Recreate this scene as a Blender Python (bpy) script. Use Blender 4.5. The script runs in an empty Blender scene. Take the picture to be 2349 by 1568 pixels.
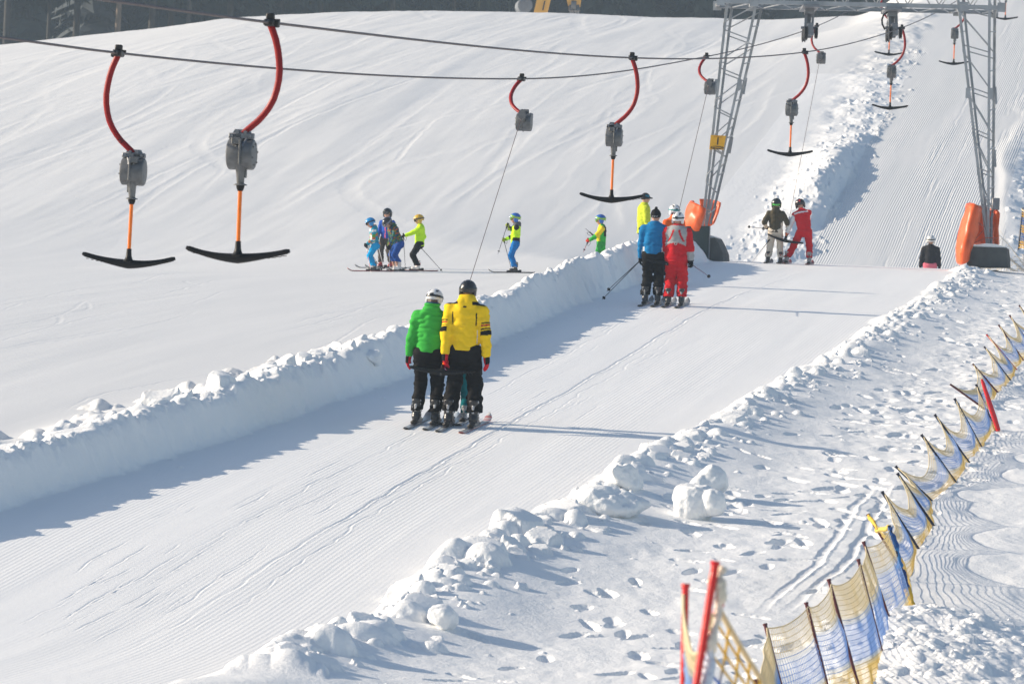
import bpy, math, random
import numpy as np
from mathutils import Vector, Matrix
random.seed(5)
rng = np.random.default_rng(7)
SC = bpy.context.scene
COL = SC.collection
PI = math.pi
R = math.radians

# ------------------------------------------------------------------ measuring
F, CX, CY, ROLL = 10000.0, 1174.5, 784.0, R(2.2)
CR, SR = math.cos(ROLL), math.sin(ROLL)
def P(x, y, d):
    """world point seen at photo position x, y (2349 wide) at the real distance d metres"""
    dx, up = x - CX, CY - y
    return np.array([(dx*CR - up*SR)*d/F, d, (dx*SR + up*CR)*d/F])

# ------------------------------------------------------------------ noise
_pt = rng.permutation(256).astype(np.int32)
_vt = rng.random(256).astype(np.float32)*2 - 1
def noise3(x, y, z):
    x = np.asarray(x, np.float32); y = np.asarray(y, np.float32); z = np.asarray(z, np.float32)
    xi, yi, zi = np.floor(x), np.floor(y), np.floor(z)
    fx, fy, fz = x-xi, y-yi, z-zi
    xi = xi.astype(np.int32); yi = yi.astype(np.int32); zi = zi.astype(np.int32)
    fx = fx*fx*(3-2*fx); fy = fy*fy*(3-2*fy); fz = fz*fz*(3-2*fz)
    def h(a, b, c): return _vt[_pt[(_pt[(_pt[a & 255]+b) & 255]+c) & 255]]
    def lx(b, c):
        a0 = h(xi, b, c); return a0 + (h(xi+1, b, c)-a0)*fx
    def ly(c):
        a0 = lx(yi, c); return a0 + (lx(yi+1, c)-a0)*fy
    a0 = ly(zi)
    return a0 + (ly(zi+1)-a0)*fz
def noise2(x, y, seed=0):
    x = np.asarray(x, np.float32); y = np.asarray(y, np.float32)
    xi, yi = np.floor(x), np.floor(y)
    fx, fy = x-xi, y-yi
    xi = xi.astype(np.int32)+seed*17; yi = yi.astype(np.int32)+seed*31
    fx = fx*fx*(3-2*fx); fy = fy*fy*(3-2*fy)
    def h(a, b): return _vt[_pt[(_pt[a & 255]+b) & 255]]
    a = h(xi, yi); b = h(xi, yi+1)
    a = a+(h(xi+1, yi)-a)*fx; b = b+(h(xi+1, yi+1)-b)*fx
    return a+(b-a)*fy
def fbm2(x, y, n=4, seed=0, g=.5):
    s = 0; a = 1.; t = 0
    for i in range(n):
        s = s + a*noise2(x*2**i+3.1*i, y*2**i-1.7*i, seed+i); t += a; a *= g
    return s/t
def sstep(a, b, x):
    t = np.clip((x-a)/(b-a), 0, 1); return t*t*(3-2*t)
def pchip(xs, ys):
    xs = np.array(xs, float); ys = np.array(ys, float)
    h = np.diff(xs); d = np.diff(ys)/h
    m = np.zeros_like(ys); m[0] = d[0]; m[-1] = d[-1]
    for i in range(1, len(xs)-1):
        if d[i-1]*d[i] > 0:
            w1 = 2*h[i]+h[i-1]; w2 = h[i]+2*h[i-1]
            m[i] = (w1+w2)/(w1/d[i-1]+w2/d[i])
    def f(x):
        x = np.asarray(x, float)
        i = np.clip(np.searchsorted(xs, x)-1, 0, len(xs)-2)
        t = (x-xs[i])/h[i]
        lo = x < xs[0]; hi = x > xs[-1]
        tt = np.clip(t, 0, 1)
        v = (ys[i]*(2*tt**3-3*tt**2+1)+m[i]*h[i]*(tt**3-2*tt**2+tt)
             + ys[i+1]*(-2*tt**3+3*tt**2)+m[i+1]*h[i]*(tt**3-tt**2))
        v = np.where(lo, ys[0]+(x-xs[0])*m[0], v)
        return np.where(hi, ys[-1]+(x-xs[-1])*m[-1], v)
    return f

# ------------------------------------------------------------------ materials
def lin(r, g=None, b=None):
    if g is None: r, g, b = r
    f = lambda c: (c/255/12.92) if c/255 <= .04045 else ((c/255+.055)/1.055)**2.4
    return (f(r), f(g), f(b))
def mat(name, col=(.5, .5, .5), rough=.6, metal=0, spec=.5, vcol=False, bump=0, bscale=60, var=0, vscale=8, coat=0, sheen=0):
    m = bpy.data.materials.new(name); m.use_nodes = True
    nt = m.node_tree; N = nt.nodes; L = nt.links
    b = N['Principled BSDF']
    b.inputs['Roughness'].default_value = rough; b.inputs['Metallic'].default_value = metal
    b.inputs['Specular IOR Level'].default_value = spec
    b.inputs['Coat Weight'].default_value = coat
    b.inputs['Sheen Weight'].default_value = sheen
    tc = N.new('ShaderNodeTexCoord')
    if vcol:
        a = N.new('ShaderNodeAttribute'); a.attribute_name = 'Col'; src = a.outputs['Color']
    else:
        a = N.new('ShaderNodeRGB'); a.outputs[0].default_value = (*col, 1); src = a.outputs[0]
    if var:
        n = N.new('ShaderNodeTexNoise'); n.inputs['Scale'].default_value = vscale; n.inputs['Detail'].default_value = 5
        L.new(tc.outputs['Object'], n.inputs['Vector'])
        mr = N.new('ShaderNodeMapRange'); mr.inputs[1].default_value = .3; mr.inputs[2].default_value = .7
        mr.inputs[3].default_value = 1-var; mr.inputs[4].default_value = 1+var
        L.new(n.outputs[0], mr.inputs[0])
        mx = N.new('ShaderNodeVectorMath'); mx.operation = 'SCALE'
        L.new(src, mx.inputs[0]); L.new(mr.outputs[0], mx.inputs['Scale']); src = mx.outputs[0]
    L.new(src, b.inputs['Base Color'])
    if bump:
        n = N.new('ShaderNodeTexNoise'); n.inputs['Scale'].default_value = bscale; n.inputs['Detail'].default_value = 4
        L.new(tc.outputs['Object'], n.inputs['Vector'])
        bp = N.new('ShaderNodeBump'); bp.inputs['Strength'].default_value = bump; bp.inputs['Distance'].default_value = .02
        L.new(n.outputs[0], bp.inputs['Height']); L.new(bp.outputs[0], b.inputs['Normal'])
    return m

# ------------------------------------------------------------------ mesh building
class MB:
    def __init__(s): s.v = []; s.f = []; s.n = 0; s.mi = []; s.c = []
    def add(s, v, f, mi=0, col=None):
        v = np.asarray(v, float).reshape(-1, 3)
        s.v.append(v)
        s.f += [tuple(int(i)+s.n for i in q) for q in f]
        s.mi += [mi]*len(f); s.n += len(v)
        s.c.append(np.tile(np.array(col if col is not None else (.5, .5, .5), float), (len(v), 1)))
        return s
    def tube(s, pts, r, seg=8, mi=0, caps=True, flat=1., up=None, col=None):
        pts = np.asarray(pts, float); n = len(pts)
        rr = np.broadcast_to(np.asarray(r, float), (n,))
        T = np.gradient(pts, axis=0); T /= np.linalg.norm(T, axis=1)[:, None]+1e-12
        u = np.array(up if up is not None else ((0, 0, 1) if abs(T[0][2]) < .9 else (1, 0, 0)), float)
        vs = []
        for i in range(n):
            u = u-T[i]*np.dot(u, T[i]); u /= np.linalg.norm(u)+1e-12
            w = np.cross(T[i], u)
            a = np.arange(seg)*2*PI/seg
            vs.append(pts[i]+rr[i]*(np.cos(a)[:, None]*w+np.sin(a)[:, None]*u*flat))
        fs = []
        for i in range(n-1):
            for k in range(seg):
                k2 = (k+1) % seg
                fs.append((i*seg+k, i*seg+k2, (i+1)*seg+k2, (i+1)*seg+k))
        if caps:
            fs.append(tuple(range(seg))[::-1]); fs.append(tuple((n-1)*seg+k for k in range(seg)))
        return s.add(np.concatenate(vs), fs, mi, col)
    def box(s, c, d, rot=None, mi=0, bev=0., col=None):
        d = np.asarray(d, float)/2
        if bev:
            b = min(bev, d.min()*.9); vs = []; fs = []
            # chamfered box: 24 verts
            for sx in (-1, 1):
                for sy in (-1, 1):
                    for sz in (-1, 1):
                        vs += [(sx*d[0], sy*(d[1]-b), sz*(d[2]-b)), (sx*(d[0]-b), sy*d[1], sz*(d[2]-b)), (sx*(d[0]-b), sy*(d[1]-b), sz*d[2])]
            def I(sx, sy, sz, k): return (((sx > 0)*2+(sy > 0))*2+(sz > 0))*3+k
            for sg in (-1, 1):
                fs.append(tuple(I(sg, a, b_, 0) for a, b_ in ((-1, -1), (1, -1), (1, 1), (-1, 1))))
                fs.append(tuple(I(a, sg, b_, 1) for a, b_ in ((-1, -1), (-1, 1), (1, 1), (1, -1))))
                fs.append(tuple(I(a, b_, sg, 2) for a, b_ in ((-1, -1), (1, -1), (1, 1), (-1, 1))))
            for a in (-1, 1):
                for b_ in (-1, 1):
                    fs.append((I(a, b_, -1, 0), I(a, b_, 1, 0), I(a, b_, 1, 1), I(a, b_, -1, 1)))
                    fs.append((I(a, -1, b_, 0), I(a, 1, b_, 0), I(a, 1, b_, 2), I(a, -1, b_, 2)))
                    fs.append((I(-1, a, b_, 1), I(1, a, b_, 1), I(1, a, b_, 2), I(-1, a, b_, 2)))
                    for c_ in (-1, 1): fs.append((I(a, b_, c_, 0), I(a, b_, c_, 1), I(a, b_, c_, 2)))
            vs = np.array(vs)
        else:
            vs = np.array([(x, y, z) for x in (-d[0], d[0]) for y in (-d[1], d[1]) for z in (-d[2], d[2])])
            fs = [(0, 1, 3, 2), (4, 6, 7, 5), (0, 4, 5, 1), (2, 3, 7, 6), (0, 2, 6, 4), (1, 5, 7, 3)]
        if rot is not None: vs = vs @ np.array(rot).T
        return s.add(vs+np.asarray(c, float), fs, mi, col)
    def bar(s, a, b, w, h, up=(0, 0, 1), mi=0, col=None):
        a = np.asarray(a, float); b = np.asarray(b, float)
        y = b-a; l = np.linalg.norm(y); y /= l
        u = np.array(up, float)
        if abs(np.dot(u, y)) > .98: u = np.array((1., 0, 0))
        x = np.cross(y, u); x /= np.linalg.norm(x); z = np.cross(x, y)
        return s.box((a+b)/2, (w, l, h), rot=np.stack([x, y, z], 1), mi=mi, col=col)
    def angle(s, a, b, w, t, ux, uy, mi=0):
        """steel angle profile from a to b with legs along ux and uy"""
        ux = np.array(ux, float); uy = np.array(uy, float)
        prof = [(0, 0), (w, 0), (w, t), (t, t), (t, w), (0, w)]
        vs = [np.asarray(q, float)+ux*p[0]+uy*p[1] for q in (a, b) for p in prof]
        fs = [(i, (i+1) % 6, 6+(i+1) % 6, 6+i) for i in range(6)]+[(0, 1, 2, 3), (0, 3, 4, 5), (6, 7, 8, 9), (6, 9, 10, 11)]
        return s.add(vs, fs, mi)
    def lathe(s, prof, o=(0, 0, 0), ax=(0, 0, 1), seg=24, mi=0, col=None):
        """prof: (radius, height along ax)"""
        ax = np.array(ax, float); ax /= np.linalg.norm(ax)
        u = np.cross(ax, (0, 1, 0) if abs(ax[1]) < .9 else (1, 0, 0)); u /= np.linalg.norm(u); w = np.cross(ax, u)
        a = np.arange(seg)*2*PI/seg
        ring = np.cos(a)[:, None]*u+np.sin(a)[:, None]*w
        vs = np.concatenate([np.asarray(o, float)+ax*h+ring*r for r, h in prof])
        fs = [(i*seg+k, i*seg+(k+1) % seg, (i+1)*seg+(k+1) % seg, (i+1)*seg+k) for i in range(len(prof)-1) for k in range(seg)]
        fs += [tuple(range(seg))[::-1], tuple((len(prof)-1)*seg+k for k in range(seg))]
        return s.add(vs, fs, mi, col)
    def build(s, name, mats, parent=None, smooth=40, vcol=False, xf=None):
        me = bpy.data.meshes.new(name)
        v = np.concatenate(s.v) if s.v else np.zeros((0, 3))
        if xf is not None: v = v @ xf[0].T + xf[1]
        me.from_pydata(v.tolist(), [], s.f)
        mats = mats if isinstance(mats, (list, tuple)) else [mats]
        for m in mats: me.materials.append(m)
        if len(mats) > 1: me.polygons.foreach_set('material_index', s.mi)
        fixn(me)
        if vcol: setcol(me, np.concatenate(s.c))
        if smooth: shade(me, smooth)
        o = bpy.data.objects.new(name, me); COL.objects.link(o)
        if parent: o.parent = parent
        return o
import bmesh
def fixn(me):
    bm = bmesh.new(); bm.from_mesh(me)
    bmesh.ops.recalc_face_normals(bm, faces=bm.faces)
    bm.to_mesh(me); bm.free()
def shade(me, ang=40):
    n = len(me.polygons)
    me.polygons.foreach_set('use_smooth', [True]*n)
    if ang < 180: me.set_sharp_from_angle(angle=R(ang))
def setcol(me, c):
    a = me.attributes.new('Col', 'FLOAT_COLOR', 'POINT')
    a.data.foreach_set('color', np.concatenate([c, np.ones((len(c), 1))], 1).astype(np.float32).ravel())
def bigmesh(name, v, q):
    """fast mesh from numpy verts and quads/tris"""
    me = bpy.data.meshes.new(name)
    v = np.ascontiguousarray(v, np.float32); q = np.ascontiguousarray(q, np.int32)
    k = q.shape[1]
    me.vertices.add(len(v)); me.vertices.foreach_set('co', v.ravel())
    me.loops.add(q.size); me.loops.foreach_set('vertex_index', q.ravel())
    me.polygons.add(len(q)); me.polygons.foreach_set('loop_start', np.arange(0, q.size, k, dtype=np.int32))
    me.polygons.foreach_set('use_smooth', np.ones(len(q), bool))
    me.update(calc_edges=True)
    return me
def tag(o, label=None, cat=None, group=None, kind=None):
    if label: o['label'] = label
    if cat: o['category'] = cat
    if group: o['group'] = group
    if kind: o['kind'] = kind
    return o
def empty(name, loc=(0, 0, 0), rz=0.):
    o = bpy.data.objects.new(name, None); COL.objects.link(o)
    o.location = loc; o.rotation_euler = (0, 0, rz); o.empty_display_size = .1
    return o
def copy_tree(o, parent=None):
    c = o.copy(); COL.objects.link(c); c.parent = parent
    for ch in list(o.children): copy_tree(ch, c)
    return c

# ------------------------------------------------------------------ implicit surfaces
def surface_nets(f, lo, hi, h):
    lo = np.asarray(lo, float); hi = np.asarray(hi, float)
    n = np.ceil((hi-lo)/h).astype(int)+1
    ax = [lo[i]+h*np.arange(n[i]) for i in range(3)]
    G3 = np.stack(np.meshgrid(*ax, indexing='ij'), -1).astype(np.float32).reshape(-1, 3)
    v = f(G3).reshape(n)
    s = v < 0
    c = [(i, j, k) for i in (0, 1) for j in (0, 1) for k in (0, 1)]
    sl = lambda o: tuple(slice(o[i], n[i]-1+o[i]) for i in range(3))
    cnt = sum(s[sl(o)].astype(np.int8) for o in c)
    act = (cnt > 0) & (cnt < 8)
    idx = -np.ones(act.shape, np.int32); ijk = np.argwhere(act); idx[act] = np.arange(len(ijk))
    acc = np.zeros((len(ijk), 3)); m = np.zeros(len(ijk))
    for a in c:
        for b in c:
            if sum(b) == sum(a)+1 and all(b[i] >= a[i] for i in range(3)):
                va = v[tuple((ijk+a).T)]; vb = v[tuple((ijk+b).T)]
                x = (va < 0) != (vb < 0)
                t = np.where(x, va/(np.where(x, va-vb, 1)), 0)
                p = np.array(a)+t[:, None]*(np.array(b)-np.array(a))
                acc += p*x[:, None]; m += x
    V = (ijk+acc/np.maximum(m, 1)[:, None])*h+lo
    Q = []
    for d in range(3):
        e1, e2 = [i for i in range(3) if i != d]
        a = [slice(1, n[i]-1) for i in range(3)]; a[d] = slice(0, n[d]-1)
        b = list(a); b[d] = slice(1, n[d])
        sa, sb = s[tuple(a)], s[tuple(b)]
        for flip in (0, 1):
            w = np.argwhere((sa & ~sb) if not flip else (~sa & sb))
            if not len(w): continue
            off = np.ones(3, int); off[d] = 0
            w = w+off
            qs = []
            for o1, o2 in ((0, 0), (-1, 0), (-1, -1), (0, -1)):
                t = w.copy(); t[:, e1] += o1; t[:, e2] += o2
                qs.append(idx[tuple(t.T)])
            q = np.stack(qs, 1)
            if (flip ^ (d == 1)) : q = q[:, ::-1]
            Q.append(q)
    return V, np.concatenate(Q)
def smin(a, b, k):
    h = np.maximum(k-np.abs(a-b), 0)/k
    return np.minimum(a, b)-h*h*k*.25
def smax(a, b, k): return -smin(-a, -b, k)
def rcone(p, a, b, r1, r2, sc=None):
    a = np.asarray(a, np.float32); b = np.asarray(b, np.float32)
    if sc is not None:
        sc = np.asarray(sc, np.float32); p = p*sc; a = a*sc; b = b*sc
    d = b-a; t = np.clip(((p-a)@d)/max(float(d@d), 1e-9), 0, 1)
    q = p-a-t[:, None]*d
    return np.sqrt((q*q).sum(1))-(r1+(r2-r1)*t)
def ell(p, c, r, rot=None):
    q = p-np.asarray(c, np.float32)
    if rot is not None: q = q@np.asarray(rot, np.float32)
    r = np.asarray(r, np.float32)
    k0 = np.sqrt(((q/r)**2).sum(1)); k1 = np.sqrt(((q/r**2)**2).sum(1))+1e-6
    return k0*(k0-1)/k1
def sbox(p, c, d, r=0., rot=None):
    q = p-np.asarray(c, np.float32)
    if rot is not None: q = q@np.asarray(rot, np.float32)
    q = np.abs(q)-(np.asarray(d, np.float32)/2-r)
    return np.sqrt((np.maximum(q, 0)**2).sum(1))+np.minimum(q.max(1), 0)-r
# ================================================================== GROUND
HEAD = R(9.4)                      # the lift track runs 9.4 degrees to the right of the view
HD = np.array([math.sin(HEAD), math.cos(HEAD), 0]); HN = np.array([math.cos(HEAD), -math.sin(HEAD), 0])
zt = pchip([0, 10, 20, 28, 33.6, 43, 52.5, 62, 73.2, 84, 93.8, 98, 102, 108, 112, 120, 135, 160, 190, 230],
           [-1.75, -1.72, -2.25, -2.66, -2.62, -1.84, -1.045, -.24, .715, 1.37, 1.905, 2.0, 1.9, 1.55, 2.1, 3.9, 6.85, 11.5, 16.9, 25])
zl = pchip([0, 10, 20, 28, 33.6, 43, 52.5, 62, 73.2, 85, 98, 106, 114, 125, 140, 160, 175, 190, 203, 220, 260, 320],
           [-1.75, -1.72, -2.15, -2.5, -2.42, -1.62, -.84, -.12, .58, 1.12, 1.5, 1.95, 2.95, 4.9, 7.6, 10.7, 12.6, 14.2, 14.5, 13, 6, -4])
_cx = np.array([-1174, -874, -574, -274, 66, 326, 486, 726, 906])*192/F
_ck = pchip(_cx, (np.array([632, 678, 723, 745, 754, 754, 757, 773, 788])*190/F-1.95)/(14.2-1.95))
def ray_on(px, py, h=0., prof=zt, lo=30., hi=112.):
    p = P(px, py, 1.)
    f = lambda Y: float(prof(Y))+h-p[2]*Y
    for a in np.arange(lo, hi, .5):
        if f(a) <= 0 < f(a+.5) or f(a) >= 0 > f(a+.5):
            for _ in range(40):
                m = (a+a+.5)/2 if _ == 0 else (l+r)/2
                if _ == 0: l, r = a, a+.5
                if (f(l) <= 0) == (f(m) <= 0): l = m
                else: r = m
            return p[0]*l, l
    return None
def line_of(pts, prof=zt, **k):
    o = [ray_on(*q, prof=prof, **k) for q in pts]
    o = sorted([(y, x) for x, y in [q for q in o if q]])
    return np.array(o)
_L = line_of([(0, 1052, .46), (300, 985, .46), (600, 898, .46), (840, 814, .46), (1000, 755, .48), (1150, 690, .52), (1300, 627, .6), (1400, 580, .7)])
_R = line_of([(518, 1556), (630, 1508), (734, 1455), (861, 1425), (956, 1350), (1033, 1290), (1092, 1222), (1187, 1186), (1299, 1118), (1417, 1077),
              (1543, 1023), (1647, 962), (1850, 866), (1960, 782), (2050, 712), (2130, 650), (2200, 618)])
def fitline(A, lo, hi, n=4):
    c = np.polyfit(A[:, 0], A[:, 1], n); a, b = A[0, 0], A[-1, 0]
    d = np.polyder(c)
    return lambda Y: np.where(Y < a, np.polyval(c, a)+(Y-a)*np.polyval(d, a), np.where(Y > b, np.polyval(c, b)+(Y-b)*np.polyval(d, b), np.polyval(c, Y)))
XLf = fitline(_L, 0, 0, 2); XRf = fitline(_R, 0, 0, 3)
print('L', _L.round(2).tolist()); print('R', _R.round(2).tolist())
_UL = line_of([(1830, 590), (1905, 480), (1960, 390), (2010, 290), (2050, 205), (2100, 110), (2140, 30)], lo=109, hi=220)
ULf = fitline(_UL, 0, 0, 2)
print('UL', _UL.round(2).tolist())
UWf = lambda Y: np.interp(Y, [100, 113, 122, 140, 160], [5.7, 5.1, 4.5, 4.3, 4.3])
def XLeft(Y):
    return np.where(Y < 97, XLf(Y), 0)+np.where(Y >= 97, XLf(97.)+(ULf(np.maximum(Y, 112.))-XLf(97.))*sstep(97, 113, Y), 0)
def hbank(Y): return np.interp(Y, [20, 40, 60, 75, 86, 91, 94.5], [.46, .46, .5, .6, .72, .62, 0.])
def Gbase(X, Y):
    X = np.asarray(X, float); Y = np.asarray(Y, float)
    t0 = zt(Y)
    l0 = zl(Y)
    hill = np.where(Y > 106, 1.95+(l0-1.95)*np.clip(_ck(np.clip(X, -24, 18)), .6, 1.2), l0)
    hill = hill+np.clip(X+2, -8, 6)*.026*sstep(80, 98, Y)*(1-sstep(120, 150, Y))
    xl = XLeft(Y)
    t = X-xl
    w = sstep(-.22, 0, t)*(Y < 90)+sstep(np.interp(Y, [96, 104, 116, 150, 176], [-3, -3.6, -14, -14, -4]), .2, t)*(Y >= 96)
    k = sstep(90, 96, Y); fw = .22+3*k
    w = np.where((Y >= 90) & (Y < 96), sstep(-fw, .2*k, t), w)
    return hill*(1-w)+t0*w, t, w
def Gfun(X, Y):
    """ground height without lumps (numpy arrays)"""
    X = np.atleast_1d(np.asarray(X, float)); Y = np.atleast_1d(np.asarray(Y, float))
    z, t, w = Gbase(X, Y)
    hb = hbank(Y)*(1+.16*fbm2(X*1.2+9, Y*.9, 3, 3)+.10*noise2(X*3.1, Y*3.3, 6))
    crest = zt(Y)+hb
    wob = .10*fbm2(Y*.9, X*.3, 3, 12)+.05*noise2(Y*3.7, X, 8)+.022*noise2(Y*11, X*2, 9)+.035*fbm2(Y*4, X*7, 3, 19)
    tb = t+wob
    prof = np.where(tb > -.30, sstep(.10, -.30, tb), np.exp(-((tb+.30)/.55)**2))
    z = np.where(hbank(Y) > 0, np.maximum(z, z*(1-prof)+crest*prof), z)
    # second low ridge of thrown snow behind the near part of the bank
    z = z+np.where(t < -.6, .12*np.exp(-((t+1.15)/.35)**2)*sstep(56, 47, Y)*(.6+.6*noise2(X*.9, Y*1.1, 4)), 0)
    # right bank ridge and the trodden strip beyond it
    xr = XRf(Y); s = X-xr+.12*noise2(Y*.8, X*0, 21)+.05*noise2(Y*2.9, X*0, 22)
    on = sstep(97, 90, Y)
    ridge = (np.interp(Y, [34, 46, 60], [.15, .14, .11])+.09*fbm2(Y*.7, s*.8, 3, 31))*np.where(s < .35, sstep(-.05, .30, s), np.exp(-np.maximum(s-.35, 0)**2/.5))
    z = z+on*np.maximum(ridge, 0)
    z = z-.05*sstep(.6, 2.2, s)*on
    rough = sstep(.9, 1.8, s)*on
    z = z+rough*(.035*fbm2(X*1.6, Y*.8, 4, 41)+.02*fbm2(X*5, Y*3, 3, 44)*sstep(45, 60, Y))
    # rise at the far right behind the tower
    z = z+.9*sstep(1.2, 4.5, X-XRf(np.minimum(Y, 97.))-.0*Y)*sstep(96, 104, Y)*sstep(130, 112, Y)*0
    # upper bank on the left of the upper track
    tu = X-ULf(Y)+.25*noise2(Y*.35, X*0, 51)+.1*noise2(Y*1.7, X*.5, 52)
    hu = np.interp(Y, [108, 112, 117, 122, 128, 132, 136], [0, .04, .18, .42, .46, .2, 0.05])
    z = z+np.where(Y > 106, hu*np.where(tu > -.5, sstep(.25, -.5, tu), sstep(-2.0, -.5, tu)), 0)
    rub = np.where(Y > 104, sstep(-2.3, -1.2, tu)*sstep(.3, -.2, tu)*sstep(106, 111, Y), 0)
    z = z+rub*(.11*fbm2(X*1.3, Y*.8, 4, 61))
    # rough rise at the right of the upper track
    tr = X-ULf(Y)-UWf(Y)+.4*noise2(Y*.3, X*.3, 55)
    rr = np.where(Y > 98, sstep(0, 1.6, tr)*sstep(99, 106, Y)*sstep(150, 128, Y), 0)
    z = z+rr*(.3*fbm2(X*1.1, Y*.8, 5, 66))+np.where(Y > 98, (.06*sstep(-.3, .1, tr)-1.7*sstep(.0, 4.2, tr))*sstep(100, 107, Y)*sstep(150, 128, Y), 0)
    # mound at the foot of the near fence
    mx, my = 3.75, 36.2
    d = np.sqrt(((X-mx)/1.25)**2+((Y-my)/3.2)**2)
    mo = np.clip(1.15-d, 0, 1)
    z = z+.27*sstep(0, .9, mo)*(1+.25*fbm2(X*3, Y*2, 4, 71))
    # soft waves left by skiing and grooming
    u = X*HN[0]+Y*HN[1]; v = X*HD[0]+Y*HD[1]
    sl = (1-w)*sstep(-.8, -2.5, t)*(1-rub)
    far = sstep(95, 125, Y)
    wv = .006*fbm2(u*1.6, v*.10, 4, 81)+0.05*far*fbm2(u*.35, v*.035, 3, 85)+.022*far*fbm2(u*1.1+.2*v*.1, v*.05, 3, 88)+.022*far*fbm2(u*.55-v*.06, v*.16, 4, 87)
    z = z+sl*wv
    trk = w*(1-on*sstep(-.1, .2, s))*(1-rr)
    z = z+trk*(.004*fbm2(u*3, v*.18, 3, 91)+.007*far*fbm2(u*1.5, v*.1, 3, 93))
    return z
def G1(x, y): return float(Gfun([x], [y])[0])

cols = np.concatenate([np.arange(-7200, -1600, 800), np.arange(-1600, -700, 60), np.arange(-700, -30, 10), np.arange(-30, 2385, 2.6), np.arange(2385, 3050, 10),
                       np.arange(3050, 4000, 60), np.arange(4000, 9600, 800)])
AC = (cols-CX)/F
rows = np.concatenate([np.arange(4, 33, .5), np.arange(33, 62, .036), np.arange(62, 104, .06), np.arange(104, 202, .2), np.arange(202, 330, 3)])
YY = np.repeat(rows[:, None], len(AC), 1); XX = YY*AC[None]
ZZ = np.zeros_like(XX)
for i in range(0, len(rows), 200):
    ZZ[i:i+200] = Gfun(XX[i:i+200].ravel(), YY[i:i+200].ravel()).reshape(-1, len(AC))
LUMP = np.zeros_like(ZZ, np.float32); PIT = np.zeros_like(ZZ, np.float32)
WRP = np.zeros_like(ZZ, np.float32)
for i in range(0, len(rows), 300):
    a, b = XX[i:i+300].ravel(), YY[i:i+300].ravel()
    WRP[i:i+300] = (noise2(a*6, b*5, 101)*.6+noise2(a*14, b*11, 102)*.4).reshape(-1, len(AC))
def stamp(x0, y0, rx, ry, h, ang=0., shape='cap', wrp=.4):
    rm = max(rx, ry)*1.25
    i0, i1 = np.searchsorted(rows, [y0-rm, y0+rm])
    if i1 <= i0: return
    j0 = np.searchsorted(AC, min((x0-rm)/(y0-rm), (x0-rm)/(y0+rm))); j1 = np.searchsorted(AC, max((x0+rm)/(y0-rm), (x0+rm)/(y0+rm)))
    if j1 <= j0: return
    sl = (slice(i0, i1), slice(j0, j1))
    dx = XX[sl]-x0; dy = YY[sl]-y0
    c, s = math.cos(ang), math.sin(ang)
    d2 = ((dx*c+dy*s)/rx)**2+((-dx*s+dy*c)/ry)**2
    d2 = d2*(1+wrp*WRP[sl])
    if shape == 'cap': LUMP[sl] = np.maximum(LUMP[sl], h*np.maximum(1-d2, 0)**.62)
    elif shape == 'chunk':
        a_ = (dx*c+dy*s)/rx; b_ = (-dx*s+dy*c)/ry
        m_ = np.maximum(np.maximum(np.abs(a_), np.abs(b_)), np.abs(a_*.7+b_*.75))*(1+.5*wrp*WRP[sl])
        LUMP[sl] = np.maximum(LUMP[sl], h*(.75+.4*a_+.15*b_)*sstep(1, .72, m_))
    elif shape == 'soft': LUMP[sl] = np.maximum(LUMP[sl], h*np.maximum(1-d2, 0)**1.3)
    else: PIT[sl] = np.minimum(PIT[sl], -h*np.maximum(1-d2, 0)**.7)
r_ = random.Random(11)
# lumps thrown up along the right bank
for k in range(1050):
    y = 33+r_.random()**1.25*58
    s = abs(r_.gauss(0, .36))+.12
    if r_.random() < .25: s += r_.random()*.6
    big = r_.random()
    rr_ = .030+.085*r_.random()**1.7+(.09 if big > .94 else 0)
    fall = max(.35, 1.15-s*.6)*float(np.interp(y, [33, 46, 60, 75], [1.3, 1.15, .9, .8]))
    stamp(XRf(y)+s, y, rr_*fall*1.15, rr_*fall*r_.uniform(1, 1.7), rr_*fall*r_.uniform(.55, 1.05), r_.random()*3, 'cap' if r_.random() < .55 else 'chunk', .55)
# crest lumps on the left bank
for k in range(520):
    y = 38+r_.random()*56
    s = -.32+r_.gauss(0, .10)
    rr_ = .03+.06*r_.random()**1.6
    stamp(XLf(y)+s, y, rr_, rr_*r_.uniform(1, 1.6), rr_*r_.uniform(.4, .9), r_.random()*3, 'cap' if r_.random() < .5 else 'chunk', .7)
for k in range(130):
    y = 40+r_.random()**1.3*20
    s = -.62-abs(r_.gauss(0, .5))
    rr_ = .06+.14*r_.random()**1.5
    stamp(XLf(y)+s, y, rr_, rr_*r_.uniform(1, 1.8), rr_*r_.uniform(.35, .8), 0, 'soft', .8)
for k in range(40):
    y = 50+r_.random()*9; s = -.45-abs(r_.gauss(0, .3)); rr_ = .07+.13*r_.random()
    stamp(XLf(y)+s, y, rr_, rr_*1.3, rr_*r_.uniform(.6, 1.1), r_.random()*3, 'chunk', .8)
# fallen crumbs on the track at the foot of the left bank
for k in range(90):
    y = 44+r_.random()*48; s = .08+abs(r_.gauss(0, .22)); rr_ = .012+.03*r_.random()**2
    stamp(XLf(y)+s, y, rr_, rr_*1.3, rr_*.7, 0, 'cap', .5)
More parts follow.
